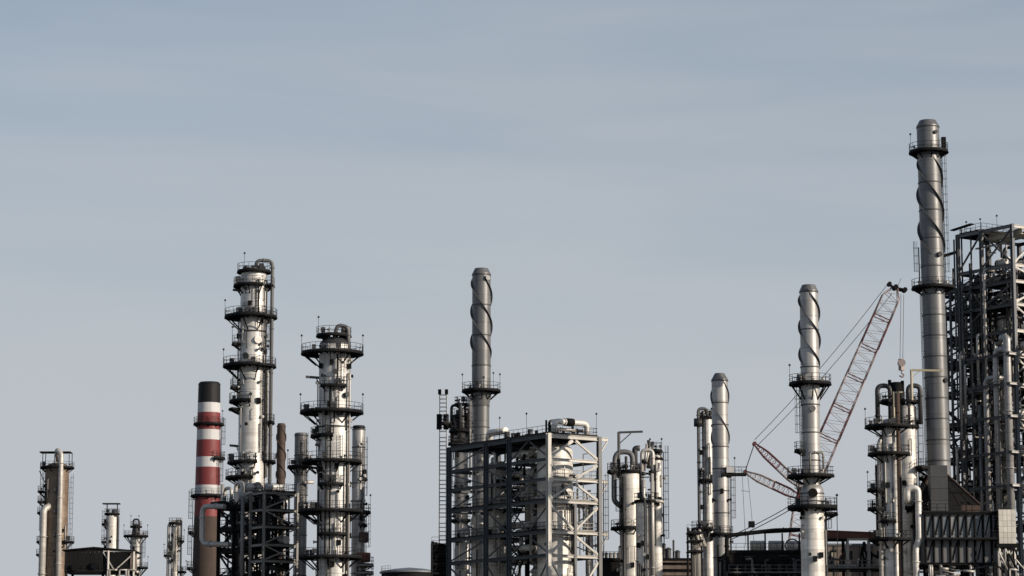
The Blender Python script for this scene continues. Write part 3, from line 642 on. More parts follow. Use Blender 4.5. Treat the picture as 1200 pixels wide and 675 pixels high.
# ================================================================== central steel frame
cz = lambda y: P(643, y, 383).z
t = T('steel_frame', 'open steel frame of pale beams and braces, sunlit on its right face, centre', 'steel frame', 643, 560, 383)
us, vv = [0, 9.4, 15.1, 24.4], [0, 8.6]
lv = [cz(y) for y in (800, 750, 705, 649, 621, 585, 559, 536, 508)]
FM = 'frame_pale'; F_SHADED = 'frame_shaded'  # sunward face keeps its own colour, the other faces carry painted shade
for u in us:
    for v in vv: t.add('column', MB().ibeam(L(u, v, 0), L(u, v, lv[-1] + .06), .55, .55, .08), FM if (u == 0 and v == 0) else ('steel_grey' if u == 0 else F_SHADED))  # right rear column greyed too, its shade is in the colour
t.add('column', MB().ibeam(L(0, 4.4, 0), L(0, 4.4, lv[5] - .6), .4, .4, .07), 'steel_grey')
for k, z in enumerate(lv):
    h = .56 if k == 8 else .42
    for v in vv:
        for a, b in zip(us, us[1:]): t.add('beam', MB().ibeam(L(a + .28, v, z - h / 2), L(b - .28, v, z - h / 2), .34, h, .07), F_SHADED)
    for u in us: t.add('beam', MB().ibeam(L(u, .28, z - h / 2), L(u, 8.32, z - h / 2), .34, h * .98, .07), FM if u == 0 else F_SHADED)
    if k in (8, 6, 4): 
        q = MB().ibeam(L(-.0, 8.9, z - h / 2), L(-.0, 10.1, z - h / 2), .3, .5).beam(L(0, 10.0, z - h), L(0, 8.8, z - h - 1.6), .16, .16); t.add('outrigger', q, FM)
rightf = {8: 'A', 7: 'h/', 6: 'h\\', 5: 'KL', 4: 'KR', 3: 'KX', 2: 'A', 1: 'V'}
C0 = lambda z: L(0, .1, z); C1 = lambda z: L(0, 8.5, z); CM = lambda z: L(0, 4.3, z)
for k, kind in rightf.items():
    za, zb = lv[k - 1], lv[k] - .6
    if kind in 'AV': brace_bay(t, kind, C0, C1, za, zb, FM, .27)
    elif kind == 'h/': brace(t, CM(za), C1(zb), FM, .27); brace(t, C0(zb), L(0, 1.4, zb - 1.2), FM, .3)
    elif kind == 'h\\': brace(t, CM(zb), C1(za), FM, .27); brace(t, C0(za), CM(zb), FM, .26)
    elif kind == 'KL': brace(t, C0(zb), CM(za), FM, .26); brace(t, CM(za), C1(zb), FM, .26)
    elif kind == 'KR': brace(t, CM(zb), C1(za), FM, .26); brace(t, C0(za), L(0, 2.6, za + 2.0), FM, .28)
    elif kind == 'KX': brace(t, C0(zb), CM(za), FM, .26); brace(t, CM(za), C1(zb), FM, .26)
for k in range(2, 9):
    za, zb = lv[k - 1], lv[k] - .6
    for i in range(3):
        A_ = lambda z, i=i: L(us[i], 0, z); B_ = lambda z, i=i: L(us[i + 1], 0, z); A2 = lambda z, i=i: L(us[i], 8.6, z); B2 = lambda z, i=i: L(us[i + 1], 8.6, z)
        kind = {0: 'A' if k in (8, 6, 4) else 'V', 1: ('/' if k % 2 else '\\') if k < 8 else '', 2: '\\' if k % 2 == 0 else '/'}[i]
        if kind: brace_bay(t, kind, A_, B_, za, zb, F_SHADED, .16)
        if t.rg.random() < .55: brace_bay(t, t.rg.choice('/\\'), A2, B2, za, zb, F_SHADED, .14)
uvdeck(t, lv[8] + .12, .1, 24.3, .1, 8.5, rm='rail', lamps=((12, .2), (5.5, .2), (.2, 8.3), (20, 1)))
for k in (7, 6, 5, 4, 3, 2):
    if k in (5, 4, 3): uvdeck(t, lv[k] + .1, .25, 24.2, .25, 1.2, rail=(k != 3))
    uvdeck(t, lv[k] + .1, 9.4, 10.4, 1.35, 8.3, rail=(k % 2 == 0)) if k in (3, 5, 7) else None
    if k in (5, 4, 6): uvdeck(t, lv[k] + .1, .25, 1.1, 1.35, 8.4, rail=True, rm='rail_pale')
for k in (3, 4, 5, 6, 7): stair(t, L(9.6 + 4 * (k % 2), 2.2, lv[k - 1]), L(13.6 - 4 * (k % 2), 2.2, lv[k]), .9, 'steel')
z8 = lv[8] + .12
pipe(t, [L(.9, 1.6, z8), L(.9, 1.6, z8 + 1.75), L(.9, 7.2, z8 + 1.75), L(.9, 7.2, z8)], .42, 'clad_pale', 1.2); t.add('valve', MB().tube([L(.9, 3.6, z8 + 1.75), L(.9, 4.8, z8 + 1.75)], .55, 12), 'steel')
pipe(t, [L(15.6, .9, z8), L(15.6, .9, z8 + 1.3), L(11.5, .9, z8 + 1.3)], .5, 'clad_pale', 1.3); pipe(t, [L(2.0, 2.4, z8 + .8), L(2.0, 7.8, z8 + .8)], .25, 'pipe'); pipe(t, [L(2.6, 2.0, z8), L(2.6, 2.0, z8 + 2.0), L(2.6, 6.0, z8 + 2.0)], .2, 'pipe_dark')
for k in range(16):
    u, v = t.rg.uniform(6, 12), t.rg.uniform(.5, 7.5); q = MB().tube([L(u, v, z8), L(u, v, z8 + t.rg.uniform(.6, 1.6))], t.rg.uniform(.12, .4), 10); t.add('valve', q, t.rg.choice(('pipe_dark', 'steel', 'clad_pale', 'steel')))
for k in range(9):
    u, v = t.rg.uniform(.5, 3.2), t.rg.uniform(1, 7.5); q = MB().tube([L(u, v, z8), L(u, v, z8 + t.rg.uniform(.6, 2.3))], t.rg.uniform(.08, .2), 8); t.add('valve', q, t.rg.choice(('pipe_dark', 'steel')))
fill(t, 6.5, 14.0, 1.6, 8, lv[2], lv[8] - 1, 48, ('pipe', 'clad_pale', 'pipe_dark', 'steel', 'pipe'), .1, .4, .35)
fill(t, 17, 24, .8, 8, lv[2], lv[8] - 1, 14, ('pipe_dark', 'clad_pale', 'pipe'), .08, .2, .4); fill(t, .6, 1.2, 1, 8.4, lv[3], lv[7] - 1, 10, ('pipe', 'steel_grey', 'clad_pale'), .06, .12, .5)
for k in (3, 4, 5, 6, 7): pipe(t, [L(8.4, 3, lv[k] + 1.4), L(13.6, 3, lv[k] + 1.4)], .48, 'clad_pale')
for k in (3, 4, 5, 6, 7, 8): pipe(t, [L(6.9, 7.2, lv[k] - 1.6), L(13.8, 7.2, lv[k] - 1.6)], .42, 'clad_pale'); pipe(t, [L(7.4, 6.4, lv[k] - 2.6), L(12.8, 6.4, lv[k] - 2.0), L(12.8, 6.4, lv[k] - 4)], .25, 'clad_pale')
fill(t, .8, 4.5, 6.9, 8.3, lv[3], lv[8] - 1, 16, ('clad_pale', 'pipe', 'steel_grey'), .07, .18, .5); fill(t, 15.5, 24, .5, 2.2, lv[2], lv[8] - 1, 11, ('pipe', 'clad_pale'), .06, .14, .4); fill(t, 9.5, 15, .4, 1.6, lv[2], lv[8] - 1, 10, ('pipe', 'clad_pale'), .08, .2, .3)
drums(t, 9, 14, 2, 7, [lv[k] + .2 for k in (3, 4, 5, 6)], 5)
ladder(t, 95, 0, lv[3], lv[6], c=(L(0, 9, 0).x, L(0, 9, 0).y))

def vessel(label, px, ytop, rpx, D, m, base=None):
    t = T('process_vessel', label, 'vessel', px, 590, D); r = t.m(rpx); zt = t.z(ytop); shell(t, 0, zt - r * .55, r, r, m, 1.7); dome(t, zt - r * .55, r, m, r * .55); t.r = r; t.zt = zt; return t
t = vessel('big pale drum with domed head inside the sunlit right end of the steel frame', 650.5, 519, 21.0, 389.0, 'clad_pale')
nozzle(t, t.zt - .1, 0, .2, .3, .2); q = MB().lathe([(.3, t.zt - .3), (.3, t.zt + .9), (.5, t.zt + .9), (.5, t.zt + 1.1), (.01, t.zt + 1.1)], n=16); t.add('top_nozzle', q, 'pipe_dark')
smallwork(t, t.r, t.z(670), t.z(545), 9, amin=-30, amax=90); nozzle(t, t.z(560), 60, t.r, .4, .4)
pipe(t, [pol(t.r + .3, 20, t.z(570)), pol(t.r + .3, 55, t.z(590)), pol(t.r + .3, 55, t.z(660))], .14, 'pipe_dark')
t = vessel('grey clad vessel behind the left bays of the steel frame, sunlit on its right edge', 583, 541, 13, 399.5, 'clad_pale'); smallwork(t, t.r, t.z(670), t.z(550), 14); platform(t, t.z(597), t.r, t.r + .9, -60, 80, brk=.4)
t = vessel('slim pale vessel in the leftmost bay of the steel frame', 545, 618, 6, 404.6, 'clad'); smallwork(t, t.r, t.z(670), t.z(620), 6)
t = vessel('thin bright vessel at the right rear corner inside the steel frame', 690.5, 588, 4.6, 396, 'clad_pale'); ladder(t, 90, t.r, t.z(660), t.z(585)); smallwork(t, t.r, t.z(660), t.z(590), 8)
t = vessel('bright lower vessel between the leftmost vessel and the stack foot in the frame', 559, 604, 7, 401.5, 'clad_pale'); smallwork(t, t.r, t.z(670), t.z(610), 6)

# ================================================================== trio of columns right of the frame
t = T('distillation_column', 'pale column under a gallows-shaped davit, right of the steel frame', 'column', 738.5, 600, 394)
r = t.m(12.3); zt = t.z(556)
shell(t, 0, zt, r, r, 'clad_pale', 2.0); dome(t, zt, r, 'clad_stain')
platform(t, t.z(552.5), r * .6, t.m(27), -150, -60, junk=6, brk=.4); platform(t, t.z(552.5), r * .6, t.m(15), -60, 150, junk=5, brk=.4); platform(t, t.z(619), r, t.m(23), -125, 20, brk=.5, junk=3)
xd = t.x(725, 530)
t.add('davit', MB().beam((xd, -.8, t.z(560)), (xd, -.8, t.z(507)), .3, .3).beam((xd - .05, -.8, t.z(507.5)), (t.x(753, 507), -.8, t.z(506.5)), .3, .28).beam((xd, -.8, t.z(521)), (t.x(739, 510), -.8, t.z(508.5)), .14, .14), 'steel_mid')
pipe(t, [(t.m(3), -.6, t.z(560)), (t.m(3), -.6, t.z(530)), (-t.m(17), -.6, t.z(530)), (-t.m(19), -.8, t.z(560)), (-t.m(19), -.8, t.z(588)), (-t.m(11), -.7, t.z(594))], .38, 'steel_grey', 1.2)
pipe(t, [(t.m(6), .3, t.z(560)), (t.m(6), .3, t.z(525)), (t.m(12), .3, t.z(525))], .4, 'pipe_dark'); pipe(t, [(-t.m(5), -1.5, t.z(553)), (-t.m(5), -1.5, t.z(536))], .2, 'pipe_dark')
pipe(t, [(-t.m(8), -r - .2, t.z(560)), (-t.m(8), -r - .2, 0)], .22, 'pipe_dark'); ladder(t, -55, r, t.z(619), t.z(553)); smallwork(t, r, t.z(672), t.z(560), 16)
t = T('distillation_column', 'bright front column of the trio right of the frame, pipes looped at its top', 'column', 756, 620, 388)
r = t.m(10.8); zt = t.z(590); shell(t, 0, zt, r, r, 'clad_pale', 1.9); dome(t, zt, r, 'clad_pale')
platform(t, t.z(587.5), r * .7, t.m(17), 20, 130, brk=.4, junk=3); platform(t, t.z(587.5), r * .7, t.m(13), -120, 20, brk=.4, junk=3)
xa, xb = t.x(752, 560), t.x(765, 560)
pipe(t, [(xa, -.8, t.z(592)), (xa, -.8, t.z(528)), (xb, -.8, t.z(528)), (xb, -.8, t.z(552)), (xb + .9, -.8, t.z(552)), (xb + .9, -.8, t.z(543))], .26, 'clad_stain'); pipe(t, [(xa + .2, -1.3, t.z(563)), (xa + .2, -1.3, t.z(586)), (xb + 1.3, -1.0, t.z(588.5)), (xb + 1.3, .3, t.z(588.5))], .24, 'pipe'); pipe(t, [(t.m(8), -r, t.z(675)), (t.m(8), -r, t.z(556))], .25, 'pipe')
pipe(t, [(-t.m(1), -r - .25, 0), (-t.m(1), -r - .25, t.z(585))], .16, 'steel_mid'); pipe(t, [(t.m(4), -r - .2, 0), (t.m(4), -r - .2, t.z(580))], .12, 'pipe_dark'); smallwork(t, r, t.z(672), t.z(595), 14)
for k, xx in enumerate((-9, -7, -4.5)): t.add('pipe', MB().tube([(t.m(xx), -1.5, t.z(690)), (t.m(xx), -1.5, t.z(658 + 3 * k))], .13, 8), 'pipe_dark')
for k in range(9): zz = t.z(t.rg.uniform(540, 586)); xx = t.m(t.rg.uniform(-7, 8)); t.add('valve', MB().tube([(xx, -1.1, zz), (xx + t.rg.uniform(.4, 1.2), -1.1, zz)], t.rg.uniform(.12, .3), 8), t.rg.choice(('steel', 'pipe_dark', 'pipe')))
t.add('pipe_support', MB().beam((xa - .3, -1.0, t.z(588)), (xa - .3, -1.0, t.z(548)), .14, .14).beam((xb + .3, -1.1, t.z(588)), (xb + .3, -1.1, t.z(545)), .14, .14).beam((xa - .3, -1.05, t.z(560)), (xb + .3, -1.05, t.z(560)), .14, .14), 'steel')
platform(t, t.z(560), r * .5, t.m(10), 20, 140, c=(t.m(4), .6), brk=.3, junk=5)
t = T('distillation_column', 'slim sunlit rear column of the trio right of the frame, knobbly top', 'column', 769.3, 600, 397)
r = t.m(6.6); zt = t.z(536); shell(t, 0, zt, r, r, 'clad_pale', 2.0); dome(t, zt, r, 'clad_pale')
for py, a0, a1 in ((537, 0, 360), (528, 0, 360)): platform(t, t.z(py), r * .6, t.m(8), a0, a1, brk=.3, junk=6)
ladder(t, 80, r, t.z(650), t.z(530)); q = MB(); [lamp(q, pol(t.m(7), a, t.z(528)), 1.5) for a in (-90, 70)]; t.add('lamp_post', q, 'rail')
for k in range(6): pipe(t, [pol(r * t.rg.uniform(.2, 2.4), -90, t.z(t.rg.uniform(545, 555)), (0, -.8)), pol(r * t.rg.uniform(.2, 2.4), -90, t.z(t.rg.uniform(516, 526)), (0, -.8))], .2, t.rg.choice(('pipe', 'pipe_dark')), fl=False)
smallwork(t, r, t.z(660), t.z(540), 14)

# ================================================================== low walls along the bottom edge
def low_block(name, label, px0, px1, ytop, D, m, n, depth=12, roofm='steel', rail=True, turn=0.0):
    t = T(name, label, 'building', (px0 + px1) / 2, ytop, D); x0, x1 = t.x(px0, ytop), t.x(px1, ytop); z = t.z(ytop)
    for i in range(n):
        a, b = x0 + (x1 - x0) * i / n, x0 + (x1 - x0) * (i + 1) / n; off = .015 * (i % 2)
        t.add('wall_panel', MB().box(a + .012, b - .012, off, .2 + off, 0, z - .3), m)
    t.add('inner_wall', MB().box(x0 + .02, x1 - .02, .16, .3, 0, z - .302), 'steel')
    for xx in (x0, x1 - .25): t.add('wall_panel', MB().box(xx + .01, xx + .24, .32, depth, 0, z - .3), m)
    t.add('roof', MB().box(x0 - .15, x1 + .15, -.2, depth + .2, z - .298, z), roofm)
    if rail: t.add('handrail', MB().rails([(x0, 0, z), (x1, 0, z)], 1.1), 'rail')
    t.x0, t.x1, t.zr = x0, x1, z; return t
t = low_block('control_building', 'stained brown low building below the gap between trio and tall pale stack', 767, 835, 654, 433, 'brown_wall', 11, rail=False)
for xx, h, rr in ((.9, 2.4, .3), (1.6, 1.7, .45), (2.4, 2.9, .16), (3.0, 1.3, .4)):
    t.add('roof_vent', MB().lathe([(rr, 0), (rr, h - .3), (rr * 1.35, h - .3), (rr * .4, h), (.01, h)], (t.x0 + xx + .6, 1.2), 10, z=t.zr), 'steel_mid')
for k in range(3): t.add('pipe', MB().tube([(t.x0 + .2, -.25 - .1 * k, t.zr - .8 - k), (t.x1 - .2, -.25 - .1 * k, t.zr - .8 - k)], .12, 8), 'steel')
t = low_block('control_building', 'low black-walled building just right of the steel frame foot', 702, 727, 655, 418, 'dark_sheet', 5, rail=True)
for k in range(5): t.add('roof_vent', MB().lathe([(.25, 0), (.25, .8), (.4, .8), (.01, 1.1)], (t.x0 + .5 + k * .6, .5), 10, z=t.zr), 'pipe')

# ================================================================== tall pale stack and its neighbour column
t = T('distillation_column', 'thin pale column with side pipe, tucked left of the tall plain stack', 'column', 829.5, 580, 424)
r = t.m(6.4); zt = t.z(490); shell(t, 0, zt, r, r, 'clad', 2.3); dome(t, zt, r, 'clad_stain')
platform(t, t.z(489), r * .6, t.m(9), 0, 360, brk=.4, junk=4); platform(t, t.z(563), r, t.m(12), -120, 60, brk=.4, junk=3); platform(t, t.z(620), r, t.m(20), -150, 40, brk=.5, junk=5)
pipe(t, [(0, -.2, t.z(495)), (0, -.4, t.z(479)), (-t.m(10.5), -.4, t.z(479)), (-t.m(10.5), -.4, 0)], .24, 'steel_grey', .7); pipe(t, [(t.m(3), .1, t.z(490)), (t.m(3), .1, t.z(482)), (-t.m(6), .1, t.z(483)), (-t.m(6), .1, t.z(490))], .26, 'pipe_dark')
q = MB().tube([(-t.m(10.5), -.4, t.z(500)), (-t.m(10.5), -.4, t.z(491))], .7, 12); t.add('separator_drum', q, 'pipe_dark'); smallwork(t, r, t.z(650), t.z(495), 18); ladder(t, -30, r, t.z(620), t.z(490))
t = T('pump_skid', 'cluster of small scaffolds and pipes left of the tall plain stack foot', 'scaffold', 815, 640, 421)
for k in range(5):
    xx = t.m(-9 + 4.2 * k); t.add('column', MB().beam((xx, .2 * k, 0), (xx, .2 * k, t.z(618 + 4 * (k % 3))), .18, .18), 'steel')
for y in (624, 634, 646):
    t.add('deck', MB().box(-t.m(10), t.m(9), -.4, 2.4, t.z(y) - .15, t.z(y)), 'steel'); t.add('handrail', MB().rails([(-t.m(10), -.35, t.z(y)), (t.m(9), -.35, t.z(y))]), 'rail')
for k in range(14): xx = t.m(t.rg.uniform(-9, 8)); pipe(t, [(xx, .5, t.z(700)), (xx, .5, t.z(t.rg.uniform(616, 640))), (xx + 1, .5, t.z(640))], t.rg.uniform(.12, .3), t.rg.choice(('pipe', 'pipe_dark', 'pipe')))

t = T('stack', 'plain pale stack with cone cap and thin spiral, left of the crane', 'stack', 844.6, 560, 408)
r = t.m(9.9); shell(t, 0, t.z(446), r, r * .97, 'stack_pale', 3.3); stack_mouth(t, t.z(446), r * .97, 'stack', .6, t.m(7)); strake(t, t.z(525), t.z(447), r, r, t.m(98), 2, .18, .1, ph=200, m='stack')
platform(t, t.z(556), r, t.m(14), 0, 180, brk=.4)
q = MB().box(r, t.m(30), -.9, .9, t.z(556) - .2, t.z(556) + .02); o = t.add('side_gangway', q, 'steel'); t.add('handrail', MB().rails([(r + .2, -.85, t.z(556)), (t.m(30), -.85, t.z(556)), (t.m(30), .85, t.z(556)), (r + .2, .85, t.z(556))]), 'rail', o)
q = MB(); lamp(q, Vector((t.m(16), -.8, t.z(556))), 2.2); t.add('lamp_post', q, 'rail', o); t.add('floodlight', MB().box(r - .5, r + .6, -r - .5, -r + .3, t.z(555), t.z(548)), 'white', o)
platform(t, t.z(626), r, t.m(14), -180, 180, brk=.4, junk=4); ladder(t, 70, r, t.z(626), t.z(556)); smallwork(t, r, t.z(660), t.z(560), 8)
for py in (462, 480, 500): t.add('access_clip', MB().box(-r - .12, -r + .1, -.2, .2, t.z(py), t.z(py - 2)), 'steel')

# ================================================================== lattice crane
t = T('crawler_crane', 'lattice-boom crane with luffing jib and hook, behind the spiral stack', 'crane', 900, 640, 480)
def cp(px, py, dy=0.0): p = P(px, py, 480); return Vector((p.x - t.bx, dy, p.z))
def lattice(name, p0, p1, w0, w1, nsec, mch, mlace, ends=0.0, lab=None):
    d = (p1 - p0); Lg = d.length; d = d.normalized(); s = d.cross(Vector((0, 1, 0))).normalized(); b = Vector((0, 1, 0))
    def wd(f):
        w = w0 + (w1 - w0) * f
        if ends: w *= min(1, .25 + f / ends, .25 + (1 - f) / ends)
        return w / 2
    cs = ((1, 1), (1, -1), (-1, -1), (-1, 1))
    for i in range(nsec):
        f0, f1 = i / nsec, (i + 1) / nsec; lc = MB(); m_ = max(3, int(Lg / nsec / (w0 * .62)))
        pt = lambda f, c: p0 + d * Lg * f + (s * c[0] + b * c[1]) * wd(f)
        o = None
        for c in cs:
            q = t.add(name, MB().tube([pt(f0 + (f1 - f0) * k / m_, c) for k in range(m_ + 1)], .11, 5), mch[i % len(mch)]); o = o or q
        for k in range(m_):
            fa, fb = f0 + (f1 - f0) * k / m_, f0 + (f1 - f0) * (k + 1) / m_; fm = (fa + fb) / 2
            for c, e in zip(cs, cs[1:] + cs[:1]): lc.tube([pt(fa, c), pt(fm, e), pt(fb, c)], .06, 4)
        t.add('lacing', lc, mlace[i % len(mlace)], o)
        fr = MB()
        for c, e in zip(cs, cs[1:] + cs[:1]): fr.beam(pt(f1 - .004, c), pt(f1 - .004, e), .16, .16)
        t.add('joint_frame', fr, 'crane_red', o)
piv = cp(940, 584); tip = cp(1049, 337); tip1 = cp(884, 520); tip2 = cp(873, 553)
lattice('jib_chord', piv, tip, 3.6, 2.9, 7, ('crane_pale', 'crane_pale', 'crane_red'), ('crane_pale',), .06)
foot = cp(908, 845); foot.z = 2.6
lattice('boom_chord', foot, piv, 2.6, 2.6, 6, ('crane_pale',), ('crane_pale',), .08)
lattice('strut_chord', cp(940, 572), tip1, 1.35, 1.1, 2, ('crane_pale', 'crane_red'), ('crane_pale', 'crane_red'), .3); lattice('strut_chord', piv, tip2, 1.4, 1.2, 2, ('crane_red', 'crane_pale'), ('crane_pale',), .3)
for p, rr in ((tip1, .34), (tip2, .3)): t.add('strut_head', MB().tube([p - Vector((0, .8, 0)), p + Vector((0, .8, 0))], rr, 12), 'crane_red')
t.add('pivot_head', MB().tube([piv - Vector((0, 1.6, 0)), piv + Vector((0, 1.6, 0))], 1.0, 14).beam(piv, cp(941, 571), 1.2, 1.6), 'crane_red')
hd = MB().tube([cp(1049, 337, -1.2), cp(1049, 337, 1.2)], .42, 14).beam(cp(1049, 338), cp(1058, 340), .5, .6).tube([cp(1060, 340, -.8), cp(1060, 340, .8)], .42, 14).tube([cp(1042, 333, -.8), cp(1042, 333, .8)], .36, 14).beam(cp(1041, 333), cp(1049, 338), .4, .4)
t.add('jib_head', hd, 'steel')
t.add('anemometer_mast', MB().beam(cp(1052, 336), cp(1056, 326), .07, .07), 'rope')
def rope(a, b, sag=0.0, rr=.055, dy=0):
    a, b = Vector(a), Vector(b); pts = [a.lerp(b, k / 8) - Vector((0, 0, sag * 4 * (k / 8) * (1 - k / 8))) for k in range(9)]; t.add('rope', MB().tube(pts, rr, 5), 'rope')
rope(cp(1040, 333, -.7), tip1 + Vector((0, -.7, .6)), .9); rope(cp(1046, 343, .7), tip1 + Vector((.6, .7, -.2)), .9)
for k in (-.6, 0, .6): rope(tip1 + Vector((0, k, 0)), tip2 + Vector((0, k, 0)))
rope(piv, cp(857, 628, -.6), .3, .08); rope(cp(938, 590), cp(857, 632, .6), .3, .08); rope(cp(857, 628, -.6), cp(800, 668, -.6)); rope(cp(857, 632, .6), cp(800, 672, .6)); rope(cp(800, 670), Vector((foot.x - 14, 0, 4)))
t.add('pendant_link', MB().box(cp(880, 614).x - .4, cp(880, 614).x + .6, -.7, .7, cp(880, 618).z, cp(880, 611).z), 'steel')
rope(tip2 + Vector((-.5, 0, 0)), cp(874, 640), 0, .04); rope(tip2 + Vector((.4, 0, 0)), cp(884, 640), -.5, .04); rope(cp(868.5, 575), cp(878, 576), 0, .04)
hk = cp(1056.5, 428)
for k in (-.28, .28): rope(cp(1057.5, 345, k) + Vector((k, 0, 0)), hk + Vector((k, k, 1.2)), 0, .045)
t.add('hook_block', MB().beam(hk + Vector((0, 0, -.9)), hk + Vector((0, 0, 1.1)), .8, .7).tube([hk + Vector((0, -.5, .4)), hk + Vector((0, .5, .4))], .65, 14).tube([hk + Vector((0, 0, -.9)), hk + Vector((0, 0, -1.4)), hk + Vector((.45, 0, -1.7)), hk + Vector((.1, 0, -2.1)), hk + Vector((-.4, 0, -1.8))], .14, 8, .2), 'crane_pale')
fx = foot.x
for s_ in (-1, 1): t.add('crawler_track', MB().quadbox([(fx - 5.5, s_ * 3 - .6, .35), (fx + 4, s_ * 3 - .6, .35), (fx + 4, s_ * 3 + .6, .35), (fx - 5.5, s_ * 3 + .6, .35), (fx - 5, s_ * 3 - .6, 1.4), (fx + 3.5, s_ * 3 - .6, 1.4), (fx + 3.5, s_ * 3 + .6, 1.4), (fx - 5, s_ * 3 + .6, 1.4)]).box(fx - 5, fx + 3.5, s_ * 3 - .61, s_ * 3 + .61, 0, .36), 'steel')
t.add('carbody', MB().box(fx - 3, fx + 2, -2.5, 2.5, .7, 1.7), 'steel'); t.add('machinery_house', MB().box(fx - 9, fx + .6, -1.7, 1.7, 1.72, 4.2), 'crane_red'); t.add('cab', MB().box(fx - 1, fx + 1.6, -3.2, -1.8, 1.75, 4.0), 'crane_pale'); t.add('counterweight', MB().box(fx - 11, fx - 9.05, -2.6, 2.6, 1.8, 5.0), 'steel_mid')
t.add('gantry', MB().beam((fx - 8, 0, 4.2), (fx - 14, 0, 4.1), .5, .5), 'crane_red')

# ================================================================== spiral stack on fat base
t = T('stack', 'spiral-wrapped stack on a fat bright base, in front of the crane', 'stack', 951.2, 560, 366)
r = t.m(11.2); rb = t.m(13.9); rm_ = t.m(10.6)
shell(t, 0, t.z(596), rb, rb, 'clad_pale', 1.35); shell(t, t.z(596), t.z(578), rb, rb, 'stack_pale', 1.3); dome(t, t.z(578), rb, 'stack_pale', t.m(14))
shell(t, t.z(572), t.z(474), rm_, rm_, 'stack_pale', 3.6); shell(t, t.z(474), t.z(342), r, r * .96, 'stack_pale', 4.3); stack_mouth(t, t.z(342), r * .96, 'stack', .74, .7)
strake(t, t.z(432), t.z(343), r, r * .96, t.m(99), 3, .28, .09, ph=-5, m='steel_mid')
platform(t, t.z(449.5), r, t.m(25), 0, 360, brk=1.25, lamps=(-85,), junk=5); platform(t, t.z(528), rm_, t.m(20), -125, -50, brk=.4); platform(t, t.z(558), rm_, t.m(29), -150, 60, brk=.4, junk=6); platform(t, t.z(558), rm_, t.m(20), 60, 200, brk=.4)
platform(t, t.z(594), rb, t.m(29), -150, 90, brk=.2, junk=5, th=.3); platform(t, t.z(602), rb, t.m(30), 70, 120, brk=.4, lamps=(95, 85))
ladder(t, -75, rm_, t.z(528), t.z(450)); ladder(t, -70, rm_, t.z(558), t.z(528)); ladder(t, 80, rb, t.z(640), t.z(594)); ladder(t, -65, rb, t.z(594), t.z(558))
nozzle(t, t.z(340.5), 0, r * .8, .16, .3, m='stack'); nozzle(t, t.z(480), 5, rm_, .3, .15, m='stack'); nozzle(t, t.z(579), -2, rb, .46, .2, m='steel'); nozzle(t, t.z(444), -15, r, .35, .3, m='pipe')
pipe(t, [(-t.m(3), -rm_ - .2, t.z(560)), (-t.m(3), -rm_ - .2, t.z(531)), (t.m(13), -rm_ + .2, t.z(531)), (t.m(13), -rm_ + .2, t.z(556))], .14, 'rail_pale'); smallwork(t, rb, t.z(665), t.z(600), 9); pipe(t, [pol(rb + .2, 80, t.z(600)), pol(rb + .2, 80, 0)], .16, 'pipe_dark')

# ================================================================== low dark works behind it
t = low_block('pump_house', 'long dark pump house wall below the crane, pipes along its roof', 853, 941, 646, 396, 'dark_sheet', 15, 14, rail=True)
zr = t.zr
pipe(t, [(t.x0 - .2, -.6, 0), (t.x0 - .2, -.6, zr + 2.1), (t.x0 + 1.2, -.6, zr + 2.3), (t.x1 - 4, -.6, zr + 2.9), (t.x1 + .5, -.6, zr + 3.0)], .3, 'steel', .6)
for k in range(5): t.add('post', MB().beam((t.x0 + .4 + k * 2.4, -.5, zr - .2), (t.x0 + .4 + k * 2.4, -.5, zr + 2.5), .16, .16), 'steel')
t.add('canopy', MB().quadbox([(t.x0 + 1, .2, zr + 2.45), (t.x1, .2, zr + 2.9), (t.x1, 3, zr + 2.9), (t.x0 + 1, 3, zr + 2.45), (t.x0 + 1, .2, zr + 2.6), (t.x1, .2, zr + 3.05), (t.x1, 3, zr + 3.05), (t.x0 + 1, 3, zr + 2.6)]), 'steel')
for k in range(3): q = MB().tube([(t.x0 + 3.5 + k * 2.6, 4.2, zr + .9), (t.x0 + 5.7 + k * 2.6, 4.2, zr + .9)], .85, 16); t.add('roof_drum', q, 'clad_pale')
q = MB().tube([(t.x1 - 1.6 + .95 * math.cos(R(a)), -.9, zr + .7 + .95 * math.sin(R(a))) for a in range(0, 361, 20)], .1, 6, caps=False); t.add('hose_reel', q, 'steel')
for k in range(12): xx = t.rg.uniform(t.x0, t.x1); z_ = zr - t.rg.uniform(.5, 3); t.add('pipe', MB().tube([(xx, -.3, z_), (xx + t.rg.uniform(1, 3.5), -.3, z_)], t.rg.uniform(.06, .14), 6), t.rg.choice(('steel', 'pipe_dark')))
for k in range(26):
    xx = t.rg.uniform(t.x0 - 1, t.x1); h_ = t.z(t.rg.uniform(655, 672)); t.add('pipe', MB().tube([(xx, -1.2, 0), (xx, -1.2, h_), (xx + t.rg.uniform(-.9, .9), -1.2, h_ + .02)], t.rg.uniform(.07, .2), 8, .2), t.rg.choice(('steel', 'pipe_dark', 'steel_mid', 'steel_grey')))
t.add('handrail', MB().rails([(t.x0, -1.6, t.z(672)), (t.x1, -1.6, t.z(672))]), 'steel_grey'); t.add('walkway', MB().box(t.x0, t.x1, -1.7, -.1, t.z(674), t.z(672)), 'steel')
t = T('pipe_bridge', 'low pipe bridge with rusty red girder between fat-based stack and right columns', 'pipe rack', 1000, 640, 392)
xa, xb = t.x(966, 640), t.x(1040, 640)
for px in (968, 993, 1018, 1038):
    for yy in (0, 5): t.add('column', MB().ibeam((t.x(px, 640), yy, 0), (t.x(px, 640), yy, t.z(632)), .32, .32), 'frame_pale' if yy == 0 and px != 968 else 'steel')
